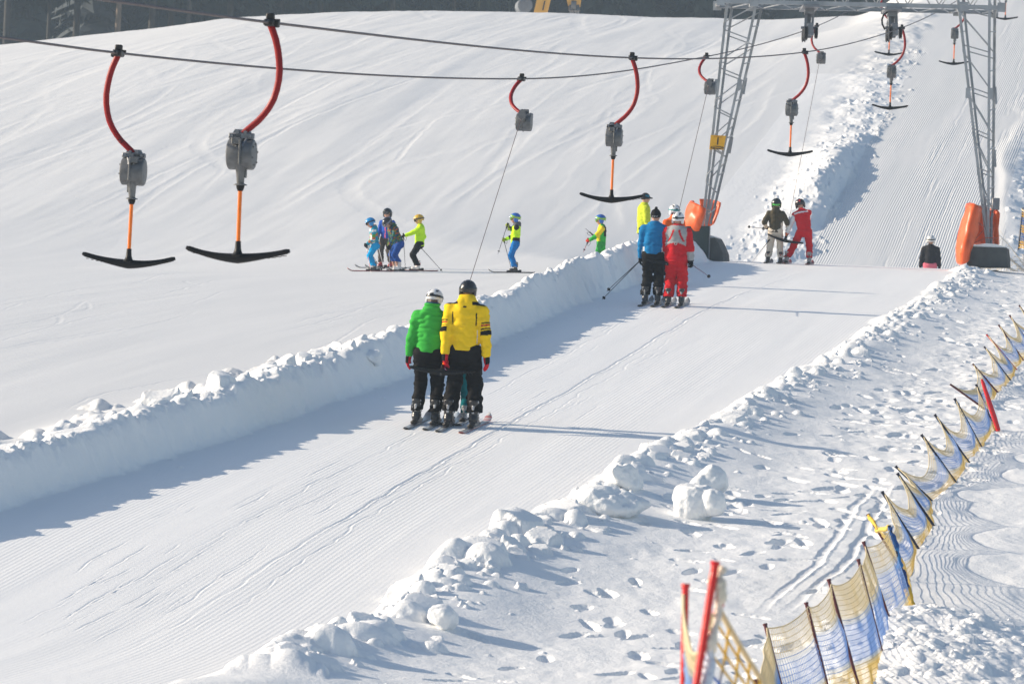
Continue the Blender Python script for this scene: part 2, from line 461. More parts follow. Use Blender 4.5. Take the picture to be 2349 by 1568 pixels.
# footprints and small clods in the trodden strip on the right
def between(y, q): return XRf(y)+1.0+q*2.6
for k in range(800):
    y = 33+r_.random()**1.1*62; x = between(y, r_.random()**.65*1.1)
    if y < 43 and r_.random() < .55: continue
    a = r_.gauss(.1, .6)
    stamp(x, y, r_.uniform(.055, .09), r_.uniform(.14, .24), r_.uniform(.03, .065), a, 'pit', .6)
    for q in range(1 if k % 3 == 0 else 0):
        rr_ = .010+.022*r_.random()**2
        stamp(x+r_.gauss(.04, .12), y+r_.gauss(0, .16), rr_, rr_*1.5, rr_*.55, 0, 'cap', .8)
for k in range(450):
    y = 40+r_.random()**.8*57; x = XRf(y)+.9+r_.random()*3.6
    rr_ = .012+.03*r_.random()**2.2
    stamp(x, y, rr_, rr_*r_.uniform(1, 2), rr_*r_.uniform(.3, .6), r_.random()*3, 'soft', .8)
# groove lines: skis on the strip at right, ruts on the lift track, turns on the hill
def groove(pts, w, h, step=None, wob=.02, rim=.0, seed=0):
    pts = np.asarray(pts, float)
    L = np.concatenate([[0], np.cumsum(np.linalg.norm(np.diff(pts, axis=0), axis=1))])
    n = int(L[-1]/(step or w*.9))+2
    t = np.linspace(0, L[-1], n)
    x = np.interp(t, L, pts[:, 0]); y = np.interp(t, L, pts[:, 1])
    wo = fbm2(t*1.1, t*0+seed*3.3, 3, seed)*wob
    for i in range(n):
        tp = min(1., (i+1)/(.2*n), (n-i)/(.2*n))
        ry = max(w, .06 if y[i] < 62 else .12 if y[i] < 104 else .4)
        stamp(x[i]+wo[i], y[i], w, ry*1.4, h*tp, -HEAD, 'pit', .5)
        if rim: stamp(x[i]+wo[i]+w*1.2, y[i], w*.6, ry*1.3, tp*rim*(.5+.8*r_.random()), -HEAD, 'soft', .8)
def gpx(pts, **k):
    o = [ray_on(*q, **k) for q in pts]
    return [q for q in o if q]
for dx in (0, 62):
    groove(gpx([(1735+dx, 1410, -.05), (1800+dx, 1352, -.05), (1880+dx, 1290, -.05), (1925+dx, 1225, -.05), (1965+dx*.8, 1160, -.05), (2000+dx*.6, 1110, -.05)]), .05, .016, wob=.05, rim=.008, seed=3+dx)
ctr = lambda y: .5*(XLf(y)+XRf(y))
def along(off, y0, y1): return [(-.81+(y-52.5)*.1655+off, y) for y in np.linspace(y0, y1, 24)]
groove(along(.72, 34, 90), .022, .008, wob=.06, rim=.006, seed=5)
groove(along(.95, 34, 70), .014, .004, wob=.08, rim=.003, seed=6)
groove(along(-.15, 38, 80), .014, .004, wob=.08, rim=.003, seed=7)
for k in range(150):
    y = r_.uniform(34, 92); off = r_.gauss(.0, .5)
    groove(along(off, y, y+r_.uniform(.5, 3)), r_.uniform(.008, .015), r_.uniform(.002, .005), wob=.05, rim=.003, seed=100+k)
for k in range(150):     # ski turns on the open slope
    y = r_.uniform(112, 178); x = r_.uniform(-22, 9)
    if x > ULf(y)-4: continue
    n = 30; s = np.linspace(0, 1, n); ln = r_.uniform(10, 34); amp = r_.uniform(.05, 1.0) if k % 3 else r_.uniform(.8, 3); ph = r_.random()*6.3; wv = r_.uniform(.2, .8)
    pth = np.stack([x+HEAD*ln*s+amp*np.sin(ph+wv*2*PI*s), y+ln*s], 1)
    pth = pth[pth[:, 1] < 198]
    if len(pth) > 3: groove(pth, r_.uniform(.08, .3), r_.uniform(.003, .011), step=.14, wob=.06, rim=.003, seed=300+k)
for k in range(40):     # fine ski lines on the near field
    y = r_.uniform(44, 95); x = XLf(y)-r_.uniform(1.5, 9); ln = r_.uniform(4, 16); am = r_.uniform(.1, .6); ph = r_.random()*6.3
    s = np.linspace(0, 1, 30)
    pth = np.stack([x+HEAD*ln*s+am*np.sin(ph+4*s), y+ln*s], 1)
    groove(pth, .03, .0032, step=.05, wob=.06, rim=.0015, seed=500+k)
for k in range(80):     # broken ruts on the upper lift track
    y = r_.uniform(112, 175); x = ULf(y)+r_.uniform(1.6, 5.2); ln = r_.uniform(1, 6)
    groove([(x, y), (x+ln*.16, y+ln)], r_.uniform(.025, .05), .007, step=.12, wob=.05, rim=.006, seed=700+k)
# rubble on the upper bank and at its right
for k in range(2000):
    y = 108+r_.random()**1.1*50
    if r_.random() < .7:
        x = ULf(y)+.15-r_.random()**1.4*np.interp(y, [108, 116, 125, 132, 160], [2.6, 2.2, 1.5, 1.3, 1.0])+r_.gauss(0, .25)
        if r_.random() < np.interp(y, [125, 135, 160], [.25, .6, .75])*(.6+.8*math.sin(y*.9)**2): continue
    else: x = ULf(y)+UWf(y)+.4+r_.random()*4; y = y if y < 140 else 100+r_.random()*30
    rr_ = .025+.055*r_.random()**3
    stamp(x, y, rr_, max(rr_*1.4, .2), rr_*r_.uniform(.5, 1.1), 0, 'cap', .8)
for k in range(160):    # crumbs around the foot of the tower and the far end of the track
    y = r_.uniform(98, 111); x = ULf(112)-r_.uniform(0, 4.5)-(112-y)*.1; rr_ = .03+.08*r_.random()**2
    stamp(x, y, rr_, max(rr_, .12), rr_*.8, 0, 'cap', .8)
for k in range(420):    # rough snow on the mound by the near fence
    a = r_.random()*6.3; q = math.sqrt(r_.random())
    rr_ = .02+.07*r_.random()**2
    stamp(3.75+1.2*q*math.cos(a), 36.2+3.1*q*math.sin(a), rr_, rr_*r_.uniform(1, 1.6), rr_*r_.uniform(.35, .8), r_.random()*3, 'cap' if r_.random() < .6 else 'chunk', .9)
ZZ = ZZ+LUMP+PIT
def Gz(x, y):
    """height of the finished ground sheet"""
    i = int(np.clip(np.searchsorted(rows, y)-1, 0, len(rows)-2)); j = int(np.clip(np.searchsorted(AC, x/y)-1, 0, len(AC)-2))
    ty = (y-rows[i])/(rows[i+1]-rows[i]); tx = (x/y-AC[j])/(AC[j+1]-AC[j])
    return float((ZZ[i, j]*(1-tx)+ZZ[i, j+1]*tx)*(1-ty)+(ZZ[i+1, j]*(1-tx)+ZZ[i+1, j+1]*tx)*ty)
# normals of the whole sheet, so that its pieces meet without a seam
def grid_normals():
    zc = np.gradient(ZZ, axis=1); xc = np.gradient(XX, axis=1)
    dzdx = zc/xc
    zr_ = np.gradient(ZZ, axis=0); yr = np.gradient(YY, axis=0); xr_ = np.gradient(XX, axis=0)
    dzdy = (zr_-dzdx*xr_)/yr
    n = np.stack([-dzdx, -dzdy, np.ones_like(ZZ)], -1)
    return (n/np.linalg.norm(n, axis=-1, keepdims=True)).reshape(-1, 3).astype(np.float32)
NRM = grid_normals()
nr, nc = ZZ.shape
ii, jj = np.meshgrid(np.arange(nr-1), np.arange(nc-1), indexing='ij')
q0 = (ii*nc+jj).ravel(); QUAD = np.stack([q0, q0+1, q0+nc+1, q0+nc], 1)
fx = XX[:-1, :-1].ravel(); fy = YY[:-1, :-1].ravel()
tl = fx-XLeft(fy); tR = fx-XRf(fy)
reg = np.zeros(len(QUAD), np.int8)                       # 0 open slope on the left
reg[(tl > -.02) & (tR < .02) & (fy < 98)] = 1            # lift track
reg[(tl <= -.02) & (tl > -.85) & (fy < 95)] = 2          # left bank
reg[(tR >= .02) & (tR < .95) & (fy < 98)] = 3            # right bank
reg[(tR >= .95) & (fy < 98)] = 4                         # trodden snow
tu_ = fx-ULf(fy)
reg[(fy >= 98) & (tl > -.02) & (tu_ < UWf(fy)+.3)] = 1
reg[(fy >= 98) & (tl > -.02) & (tu_ >= UWf(fy)+.3)] = 4
reg[(fy >= 107) & (fy < 150) & (tu_ > -3.2) & (tu_ <= 0.1)] = 5

def snow(name, cord=0., grain=.25, gscale=45, period=.055, alb=1.):
    m = bpy.data.materials.new(name); m.use_nodes = True
    nt = m.node_tree; N = nt.nodes; L = nt.links; b = N['Principled BSDF']
    b.inputs['Roughness'].default_value = .55; b.inputs['Specular IOR Level'].default_value = .25
    tc = N.new('ShaderNodeTexCoord')
    mp = N.new('ShaderNodeMapping'); mp.inputs['Rotation'].default_value = (0, 0, HEAD)
    L.new(tc.outputs['Object'], mp.inputs['Vector'])
    # faint differences between packed and loose snow, drawn out along the fall line
    st = N.new('ShaderNodeMapping'); st.inputs['Scale'].default_value = (1.4, .09, .2); L.new(mp.outputs[0], st.inputs['Vector'])
    n1 = N.new('ShaderNodeTexNoise'); n1.inputs['Scale'].default_value = 1; n1.inputs['Detail'].default_value = 6; L.new(st.outputs[0], n1.inputs['Vector'])
    cr = N.new('ShaderNodeMapRange'); cr.inputs[1].default_value = .3; cr.inputs[2].default_value = .7
    L.new(n1.outputs[0], cr.inputs[0])
    mx = N.new('ShaderNodeMix'); mx.data_type = 'RGBA'; mx.inputs['A'].default_value = (*[c*alb for c in (.84, .845, .845)], 1); mx.inputs['B'].default_value = (*[c*alb for c in (.90, .90, .895)], 1)
    L.new(cr.outputs[0], mx.inputs['Factor']); L.new(mx.outputs['Result'], b.inputs['Base Color'])
    g = N.new('ShaderNodeTexNoise'); g.inputs['Scale'].default_value = gscale; g.inputs['Detail'].default_value = 4; g.inputs['Roughness'].default_value = .65
    L.new(tc.outputs['Object'], g.inputs['Vector'])
    bp = N.new('ShaderNodeBump'); bp.inputs['Strength'].default_value = grain; bp.inputs['Distance'].default_value = .02
    L.new(g.outputs[0], bp.inputs['Height'])
    last = bp
    if not cord:
        g2 = N.new('ShaderNodeTexNoise'); g2.inputs['Scale'].default_value = 9; g2.inputs['Detail'].default_value = 6; g2.inputs['Roughness'].default_value = .6
        L.new(tc.outputs['Object'], g2.inputs['Vector']); b3 = N.new('ShaderNodeBump'); b3.inputs['Strength'].default_value = .28; b3.inputs['Distance'].default_value = .05
        L.new(g2.outputs[0], b3.inputs['Height']); L.new(bp.outputs[0], b3.inputs['Normal']); last = b3
    if cord:
        w = N.new('ShaderNodeTexWave'); w.wave_type = 'BANDS'; w.bands_direction = 'X'; w.wave_profile = 'SIN'
        w.inputs['Scale'].default_value = 1/period/ (20/(2*PI)) ; w.inputs['Distortion'].default_value = .6; w.inputs['Detail'].default_value = 1; w.inputs['Detail Scale'].default_value = .3
        L.new(mp.outputs[0], w.inputs['Vector'])
        pm = N.new('ShaderNodeTexNoise'); pm.inputs['Scale'].default_value = .8; L.new(st.outputs[0], pm.inputs['Vector'])
        pr = N.new('ShaderNodeMapRange'); pr.inputs[1].default_value = .38; pr.inputs[2].default_value = .55; L.new(pm.outputs[0], pr.inputs[0])
        mu = N.new('ShaderNodeMath'); mu.operation = 'MULTIPLY'; L.new(w.outputs['Fac'], mu.inputs[0]); L.new(pr.outputs[0], mu.inputs[1])
        b2 = N.new('ShaderNodeBump'); b2.inputs['Strength'].default_value = cord; b2.inputs['Distance'].default_value = .012
        L.new(mu.outputs[0], b2.inputs['Height']); L.new(bp.outputs[0], b2.inputs['Normal']); last = b2
    L.new(last.outputs[0], b.inputs['Normal'])
    return m
M_SNOW = snow('packed_snow', .12, .18, 30, alb=.88); M_TRACK = snow('groomed_snow', .13, .15, 40); M_LOOSE = snow('loose_snow', 0, .35, 38)
ALLV = np.stack([XX.ravel(), YY.ravel(), ZZ.ravel()], 1)
def ground_piece(name, sel, m):
    q = QUAD[sel]
    u, inv = np.unique(q, return_inverse=True)
    me = bigmesh(name, ALLV[u], inv.reshape(-1, 4))
    me.normals_split_custom_set_from_vertices(NRM[u].tolist())
    me.materials.append(m)
    o = bpy.data.objects.new(name, me); COL.objects.link(o)
    o['kind'] = 'structure'
    return o
ground_piece('ski_slope', reg == 0, M_SNOW)
M_UP = snow('groomed_upper_snow', .65, .15, 30, period=.066, alb=.87)
ground_piece('lift_track', (reg == 1) & (fy < 104), M_TRACK)
ground_piece('upper_lift_track', (reg == 1) & (fy >= 104), M_UP)
ground_piece('snow_bank', reg == 2, M_LOOSE)
ground_piece('snow_bank', reg == 3, M_LOOSE)
ground_piece('trodden_snow', reg == 4, M_LOOSE)
ground_piece('snow_bank', reg == 5, M_LOOSE)
# ================================================================== SKI LIFT
M_RED = mat('red_paint', lin(140, 8, 14), .45, spec=.3, var=.12, vscale=14, bump=.05, bscale=80)
M_GALV = mat('galvanised_steel', (.22, .23, .25), .5, .4, var=.22, vscale=9, bump=.08, bscale=60)
M_STEEL = mat('pylon_steel', (.36, .375, .39), .55, .35, var=.2, vscale=3)
M_ALU = mat('cast_aluminium', (.135, .14, .145), .5, .3, var=.2, vscale=18, bump=.12, bscale=120)
M_BLK = mat('black_rubber', (.007, .007, .008), .45, spec=.25, bump=.05, bscale=200)
M_BLKM = mat('black_metal', (.03, .028, .028), .5, .3)
M_ORG = mat('orange_rod', lin(245, 120, 20), .35, var=.1, vscale=20)
M_ROPE = mat('wire_rope', (.12, .095, .095), .55, .5, bump=.3, bscale=150)
M_CORD = mat('tow_rope', (.10, .06, .06), .7)
def px_rel(pts, d, o):
    """photo points at distance d, relative to the photo point o"""
    p0 = P(o[0], o[1], d)
    return np.array([P(x, y, d)-p0 for x, y in pts])
ARM = px_rel([(621, 58), (627, 74), (633, 92), (638, 115), (641, 140), (642, 162), (640, 185), (635, 207), (628, 228), (618, 246), (606, 262), (592, 277), (575, 291), (556, 306)], 32.4, (620, 52))
ARM[:, 1] = 0
def crossbar_mb(org=(0, 0, 0), ax=(1, 0, 0), up=(0, 0, 1)):
    """black T end: org is the foot of the rod, ax along the bar, up along the rod"""
    ax = np.array(ax, float); up = np.array(up, float); org = np.array(org, float)
    up = up-ax*np.dot(ax, up); up /= np.linalg.norm(up)
    m = MB()
    t = np.linspace(-1, 1, 33)
    pts = np.stack([t*.395, 0*t, -.098+.068*np.abs(t)**1.7+.004*np.sin(t*3)], 1)
    r = .0185+.017*np.clip(1-np.abs(t)/.75, 0, 1)**1.3; r[[0, -1]] *= .62; r[[1, -2]] *= .98
    fw = np.cross(up, ax)
    W_ = lambda q: org+q[:, :1]*ax+q[:, 1:2]*fw+q[:, 2:]*up
    m.tube(W_(pts), r*1.05, 12, up=up, flat=1.05)
    hp = np.array([(0, 0, .03), (0, 0, .0), (0, 0, -.03), (0, 0, -.055), (0, 0, -.075), (0, 0, -.10)])
    m.tube(W_(hp), [.021, .022, .025, .033, .05, .03], 12)
    # ribs along the underside and the ring at its middle
    for k in range(-8, 9):
        if k: m.tube(W_(np.array([(k*.042, -.026, -.108+.05*abs(k*.042/.395)**1.7), (k*.042+.03, .026, -.106+.05*abs(k*.042/.395)**1.7)])), .003, 5)
    return m
def hanger_parts(root, side, swing=0., rod=True, aim=None):
    """side +1 arm bows right, -1 bows left; swing tips the lower end towards the loading end"""
    c, s = math.cos(swing), math.sin(swing)
    Rx = np.array([[1, 0, 0], [0, c, s], [0, -s, c]])
    Rz = np.array([[math.cos(HEAD), math.sin(HEAD), 0], [-math.sin(HEAD), math.cos(HEAD), 0], [0, 0, 1.]])
    X = lambda m: (Rz@Rx@np.diag([side, 1, 1]), np.zeros(3))
    Xc = (Rz@np.diag([side, 1, 1]), np.zeros(3))
    m = MB()      # clamp on the cable
    m.box((.0, 0, -.005), (.075, .16, .05), bev=.01); m.box((.0, .0, .045), (.06, .05, .05), bev=.008)
    m.tube([(-.0, -.16, 0), (-.0, -.05, 0)], [.012, .022], 8); m.tube([(0, .05, 0), (0, .16, 0)], [.022, .012], 8)
    m.box((.045, .02, -.01), (.04, .06, .05), bev=.008); m.tube([(-.05, .06, .02), (.06, .06, .02)], .012, 8)
    m.build('clamp', M_BLKM, root, xf=Xc)
    m = MB(); A = ARM.copy()
    m.tube(A, np.linspace(.027, .025, len(A)), 10, flat=.8, up=(0, 1, 0)); m.build('arm', M_RED, root, xf=X(m), smooth=60)
    x0 = -.18
    m = MB()
    m.add([(x0-.055, y, -.80) for y in (-.012, .012)]+[(x0+.055, y, -.80) for y in (-.012, .012)]+[(x0+.085, y, -.855) for y in (-.012, .012)]+[(x0-.085, y, -.855) for y in (-.012, .012)],
          [(0, 2, 4, 6), (1, 7, 5, 3), (0, 1, 3, 2), (2, 3, 5, 4), (4, 5, 7, 6), (6, 7, 1, 0)])
    m.box((x0, -.02, -.85), (.195, .03, .045), bev=.006); m.box((x0-.045, .0, -.85), (.1, .07, .04), bev=.006)
    for dx in (-.03, .03): m.tube([(x0+dx, -.04, -.822), (x0+dx, .04, -.822)], .014, 8)
    for dx in (-.07, .07): m.tube([(x0+dx, -.05, -.85), (x0+dx, .0, -.85)], .012, 8)
    m.tube([(x0-.05, -.02, -.855), (x0-.02, -.10, -.93)], .010, 6); m.tube([(x0+.05, -.02, -.855), (x0+.02, -.10, -.93)], .010, 6)
    m.build('bracket', M_GALV, root, xf=X(m))
    m = MB()
    r, l = .116, .098
    m.lathe([(.0, -l-.004), (.075, -l-.004), (r-.012, -l), (r-.003, -l+.006), (r, -l+.014), (r, .0), (r+.007, .002), (r+.007, .014), (r-.002, .016), (r-.002, l-.014), (r-.005, l-.006), (r-.014, l), (.06, l+.004), (0, l+.004)],
            (x0, 0, -.985), (1, 0, 0), 40)
    m.box((x0+.012, -.118, -.97), (.016, .02, .19), bev=.004); m.box((x0-.02, -.1, -.89), (.07, .05, .05), bev=.006)
    for k in range(6):
        a = k*PI/3+.3; m.tube([(x0+l, .08*math.cos(a), -.985+.08*math.sin(a)), (x0+l+.01, .08*math.cos(a), -.985+.08*math.sin(a))], .008, 6)
    d = m.build('spring_drum', M_ALU, root, xf=X(m), smooth=22)
    m = MB()
    if aim is None:
        m.tube([(x0+.0, -.03, -1.06), (x0, -.02, -1.10), (x0, 0, -1.21)], [.05, .036, .027], 12); m.lathe([(.027, 0), (.05, -.01), (.05, -.016), (.0, -.016)], (x0, 0, -1.20))
        m.box((x0+.03, 0, -1.11), (.03, .03, .1), bev=.006)
    else:
        m.tube([(x0, -.06, -1.02), (x0, -.14, -1.06), (x0, -.20, -1.09)], [.035, .045, .05], 12, flat=1.5)
    m.build('guide', M_ALU, d, xf=X(m))
    if rod:
        m = MB(); m.tube([(x0, 0, -1.205), (x0, 0, -1.235), (x0, 0, -1.258)], [.034, .03, .021], 12); m.build('stopper', M_BLK, root, xf=X(m))
        m = MB(); m.tube([(x0, 0, -1.25), (x0, 0, -1.67)], .0155, 12); m.build('rod', M_ORG, root, xf=X(m))
        crossbar_mb((x0, 0, -1.66)).build('crossbar', M_BLK, root, xf=X(m), smooth=50)
    return Rz@Rx@np.diag([side, 1, 1])@np.array([x0, -.17 if aim is not None else 0, -1.08])
A_PX = [(620, 52, 32.4), (1450, 133, 53.7), (1845, 120, 74.7), (2069, 64, 94.9)]
B_PX = [(272, 122, 36.5), (1197, 181, 57.1), (1621, 130, 77.7), (1874, 60, 98.4)]
A_LOC = [P(*q) for q in A_PX]; B_LOC = [P(*q) for q in B_PX]
pa5 = P(2187, 147, 115.)+np.array([.18, 0, 1.765]); pa6 = P(2306, 44, 135.)+np.array([.18, 0, 1.765]); pb5 = P(2040, 126, 119.)+np.array([-.18, 0, 1.765])
A_LOC += [pa5, pa6]; B_LOC += [pb5]
GRP = 'tow bars hanging from the lift cables'
LA = ['nearest and largest tow bar, on a red arm bowed right, nobody holding it',
      'tow bar with right-bowed red arm, its crossbar before the lime jacketed man',
      'tow bar with right-bowed red arm hanging just right of the left pylon leg',
      'tow bar hanging beside the right pulley set below the pylon beam, over the upper track',
      'far tow bar hanging half behind the right pylon leg',
      'farthest tow bar, cut by the top of the photo right of the pylon']
for i, p in enumerate(A_LOC):
    if i == 0:
        protoA = tb = tag(empty('tow_bar', p), cat='tow bar'); hanger_parts(tb, 1)
    else: tb = copy_tree(protoA)
    tb.location = p; tag(tb, LA[i], 'tow bar', GRP); tb.rotation_euler = (R([0, .5, -.8, .6, 0, .4][i]), R([0, .3, 0, .4, -.3, 0][i]), R([0, 2, -3, 1, 4, -2][i]))
LB = {0: 'leftmost tow bar on a red arm bowed left, nobody holding it', 4: 'far tow bar hanging behind the right pulley set with its crossbar over the snow rubble'}
for i in (0, 4):
    if i == 0: protoB = tb = empty('tow_bar', B_LOC[0]); hanger_parts(tb, -1)
    else: tb = copy_tree(protoB)
    tb.location = B_LOC[i]; tag(tb, LB[i], 'tow bar', GRP); tb.rotation_euler = (0, R(.9 if i == 0 else .5), R(3))
M_INK = mat('painted_number', (.03, .008, .01), .6)
cu = bpy.data.curves.new('t', 'FONT'); cu.body = '35'; cu.align_x = 'CENTER'; cu.align_y = 'CENTER'; cu.size = .05; cu.extrude = .0006
ob = bpy.data.objects.new('t', cu); COL.objects.link(ob); me_ = bpy.data.meshes.new_from_object(ob.evaluated_get(bpy.context.evaluated_depsgraph_get())); bpy.data.objects.remove(ob)
v_ = np.array([x.co for x in me_.vertices]); a_ = R(-52); c_t = np.array([-ARM[11][0], -.024, ARM[11][2]])
w_ = np.stack([v_[:, 0]*math.cos(a_)-v_[:, 1]*math.sin(a_), -v_[:, 2], v_[:, 0]*math.sin(a_)+v_[:, 1]*math.cos(a_)], 1)+c_t
arm0 = [c for c in protoB.children if c.name.startswith('arm')][0]
MB().add(w_, [tuple(p.vertices) for p in me_.polygons]).build('lettering', M_INK, arm0, smooth=0, xf=(rotz(HEAD*-1) if False else np.array([[math.cos(HEAD), math.sin(HEAD), 0], [-math.sin(HEAD), math.cos(HEAD), 0], [0, 0, 1.]]), np.zeros(3)))
# loaded ones: rope pulled out down to the riders
LOADED = [(1, 52, P(1012, 853, 52.30), (938, 845), (1089, 856), 'tow bar with its rope pulled out to the pair in green and yellow jackets'),
          (2, 52, P(1529, 603, 73.08), (1474, 601), (1584, 608), 'tow bar with its rope pulled out to the pair in blue and red jackets'),
          (3, 38, P(1801, 551.5, 93.45), (1760.6, 542.8), (1844, 564), 'tow bar pulled out to the olive and red pair, crossbar slanting')]
for i, sw, hub, e1, e2, lab in LOADED:
    o = B_LOC[i]; tb = tag(empty('tow_bar', o), lab, 'tow bar', GRP)
    g = hanger_parts(tb, -1, R(sw), False, True)
    d = hub[1]
    axv = P(*e2, d)-P(*e1, d); axv /= np.linalg.norm(axv)
    dirv = (o+g)-hub; L_ = np.linalg.norm(dirv); dirv /= L_
    crossbar_mb(hub-o+dirv*.09, axv, dirv).build('crossbar', M_BLK, tb, smooth=50)
    MB().tube([hub-o+dirv*.08, hub-o+dirv*.52], .0155, 10).build('rod', M_ORG, tb)
    MB().tube([hub-o+dirv*.5, g], .0042 if i == 1 else .005, 6).build('tow_rope', M_CORD, tb)
    m = MB(); m.lathe([(.012, 0), (.02, .004), (.02, .008), (.012, .01)], hub-o+dirv*-.035, -dirv, 16); m.build('ring', M_ALU, tb)
# the two runs of the cable
def cable(pts, first, name, lab):
    pts = np.array(pts)
    d0 = pts[0]-pts[1]; d0 /= np.linalg.norm(d0)
    y0 = 24.; p0 = P(first[0], first[1], y0)
    # where that photo position meets the cable's vertical plane
    hx = (pts[1]-pts[0])[:2]; hx /= np.linalg.norm(hx)
    k = P(first[0], first[1], 1.)[0]
    Yq = (pts[0][0]-hx[0]/hx[1]*pts[0][1])/(k-hx[0]/hx[1]); q = P(first[0], first[1], Yq)
    dq = q-pts[0]; far = q+dq*((q[1]+22)/-dq[1])
    end = pts[-1]+(pts[-1]-pts[-2])*4
    al = np.vstack([far, q, pts, end])
    t = al[:, 1]; ys = np.linspace(t[0], t[-1], 160)
    fx_, fz_ = pchip(t, al[:, 0]), pchip(t, al[:, 2])
    MBm = MB().tube(np.stack([fx_(ys), ys, fz_(ys)], 1)-al[1], .0105, 8)
    o = MBm.build(name, M_ROPE, None); o.location = al[1]
    return tag(o, lab, 'cable', 'steel cables of the ski lift')
cable(A_LOC, (240, 0), 'steel_cable', 'upper steel cable at left, carrying the tow bars whose arms bow right')
cable(B_LOC, (0, 86), 'steel_cable', 'lower steel cable at left, carrying the tow bars whose arms bow left')

# ------------------------------------------------------------------ portal pylon
pyl = tag(empty('lift_pylon', P(1940, 600, 93.8)), 'grey steel lattice portal with two legs and a crossbeam over the lift track', 'lift pylon')
PO = np.array(pyl.location)
def bld(m, name, mt, par=None, **k): return m.build(name, mt, par or pyl, xf=(np.eye(3), -PO), **k)
def leg(fl, fr, bl, br, yl, yr):
    """four chords given as (top, bottom) world points and lacing bars at the listed photo heights"""
    m = MB(); ch = [fl, fr, bl, br]
    for k, (a, b) in enumerate(ch):
        sx = 1 if k in (0, 2) else -1; sy = 1 if k < 2 else -1
        m.angle(a, b, .058, .009, (sx, 0, 0), (0, sy, 0))
    def at(c, f): return c[0]+(c[1]-c[0])*f
    zz = lambda c, pts: [at(c, f) for f in pts]
    for (l, r, off) in ((fl, fr, 0), (bl, br, .03)):
        fs = []
        for a, b in zip(yl, yr): fs += [(r, b-.055+off), (l, a-.008+off), (l, a+.022+off), (r, b+.06+off+.035)]
        ps = [at(c, f) for c, f in fs]
        for k in range(0, len(ps)-3, 4): m.tube(ps[k:k+4], .015, 6)
    for (l, r) in ((fl, bl), (fr, br)):
        for q in range(6):
            f = .05+q*.16
            m.bar(at(l, f+.08), at(r, f+.08), .022, .022)
    # splice plates
    for c in (fl, fr): m.box(at(c, .38), (.1, .03, .22)); 
    for q in (.36, .62): m.bar(at(br, q), at(br, q+.07)+np.array([.02, 0, 0]), .07, .05)
    return m
Lc = [[P(1667, -8, 94.0), P(1608, 522, 94.1)], [P(1742, -8, 94.0), P(1622, 524, 94.1)], [P(1679, -8, 94.9), P(1616, 514, 94.5)], [P(1756, -8, 94.9), P(1633, 514, 94.5)]]
ya = [.12, .285, .455, .62, .78]; yb = [.09, .25, .42, .585, .745]
bld(leg(*Lc, ya, yb), 'leg', M_STEEL)
Rc = [[P(2195, 0, 93.1), P(2262, 562, 93.2)], [P(2273, 0, 93.1), P(2270, 562, 93.2)], [P(2206, 0, 94.0), P(2266, 556, 93.6)], [P(2285, 0, 94.0), P(2279, 556, 93.6)]]
lg = bld(leg(*Rc, [.02, .19, .36, .53, .69, .84], [.10, .27, .44, .61, .76, .90]), 'leg', M_STEEL)
m = MB()     # grey switch box and conduit on the right leg
m.box(P(2284, 468, 93.4), (.16, .12, .26), bev=.015); m.tube([P(2277, 490, 93.3), P(2274, 500, 93.25), P(2274, 560, 93.25)], .03, 8)
bld(m, 'switch_box', M_GALV)
m = MB()     # crossbeam: four chords with lacing, its upper half above the frame
fy_, by_ = 93.5, 94.9
zc = P(1660, 8, 93.5)[2]; x0_, x1_ = P(1660, 8, 93.5)[0]-.1, P(2290, 10, 93.5)[0]+.12
zb0, zb1 = P(1667, 8, 93.5)[2], P(2280, 22, 93.5)[2]
zf = lambda x: zb0+(zb1-zb0)*(x-x0_)/(x1_-x0_)
def sk_(x, y): return y-(x-5.)*.165*.0
for y_ in (fy_, by_):
    m.angle((x0_, y_, zf(x0_)), (x1_, y_, zf(x1_)), .09, .011, (0, 1 if y_ == fy_ else -1, 0), (0, 0, 1))
    m.angle((x0_, y_, zf(x0_)+.62), (x1_, y_, zf(x1_)+.62), .09, .011, (0, 1 if y_ == fy_ else -1, 0), (0, 0, -1))
    n_ = 9
    for k in range(n_):
        a = x0_+(x1_-x0_)*k/n_; b = x0_+(x1_-x0_)*(k+.5)/n_; c_ = x0_+(x1_-x0_)*(k+1)/n_
        m.tube([(a, y_+.02, zf(a)+.02), (b, y_+.02, zf(b)+.6)], .014, 6); m.tube([(b, y_+.02, zf(b)+.6), (c_, y_+.02, zf(c_)+.02)], .014, 6)
n_ = 9
for k in range(n_):
    a = x0_+(x1_-x0_)*k/n_; c_ = x0_+(x1_-x0_)*(k+.5)/n_; e_ = x0_+(x1_-x0_)*(k+1)/n_
    for dz in (.015, .6):
        m.tube([(a, fy_+.03, zf(a)+dz), (c_, by_-.03, zf(c_)+dz)], .012, 6); m.tube([(c_, by_-.03, zf(c_)+dz), (e_, fy_+.03, zf(e_)+dz)], .012, 6)
for x_ in (x0_+.03, x0_+.75, x1_-.85, x1_-.05):
    m.box((x_, fy_-.012, zf(x_)+.05), (.18, .014, .2)); m.box((x_, by_+.012, zf(x_)+.05), (.18, .014, .2)); m.bar((x_, fy_, zf(x_)+.06), (x_, by_, zf(x_)+.06), .08, .08)
bld(m, 'crossbeam', M_STEEL)
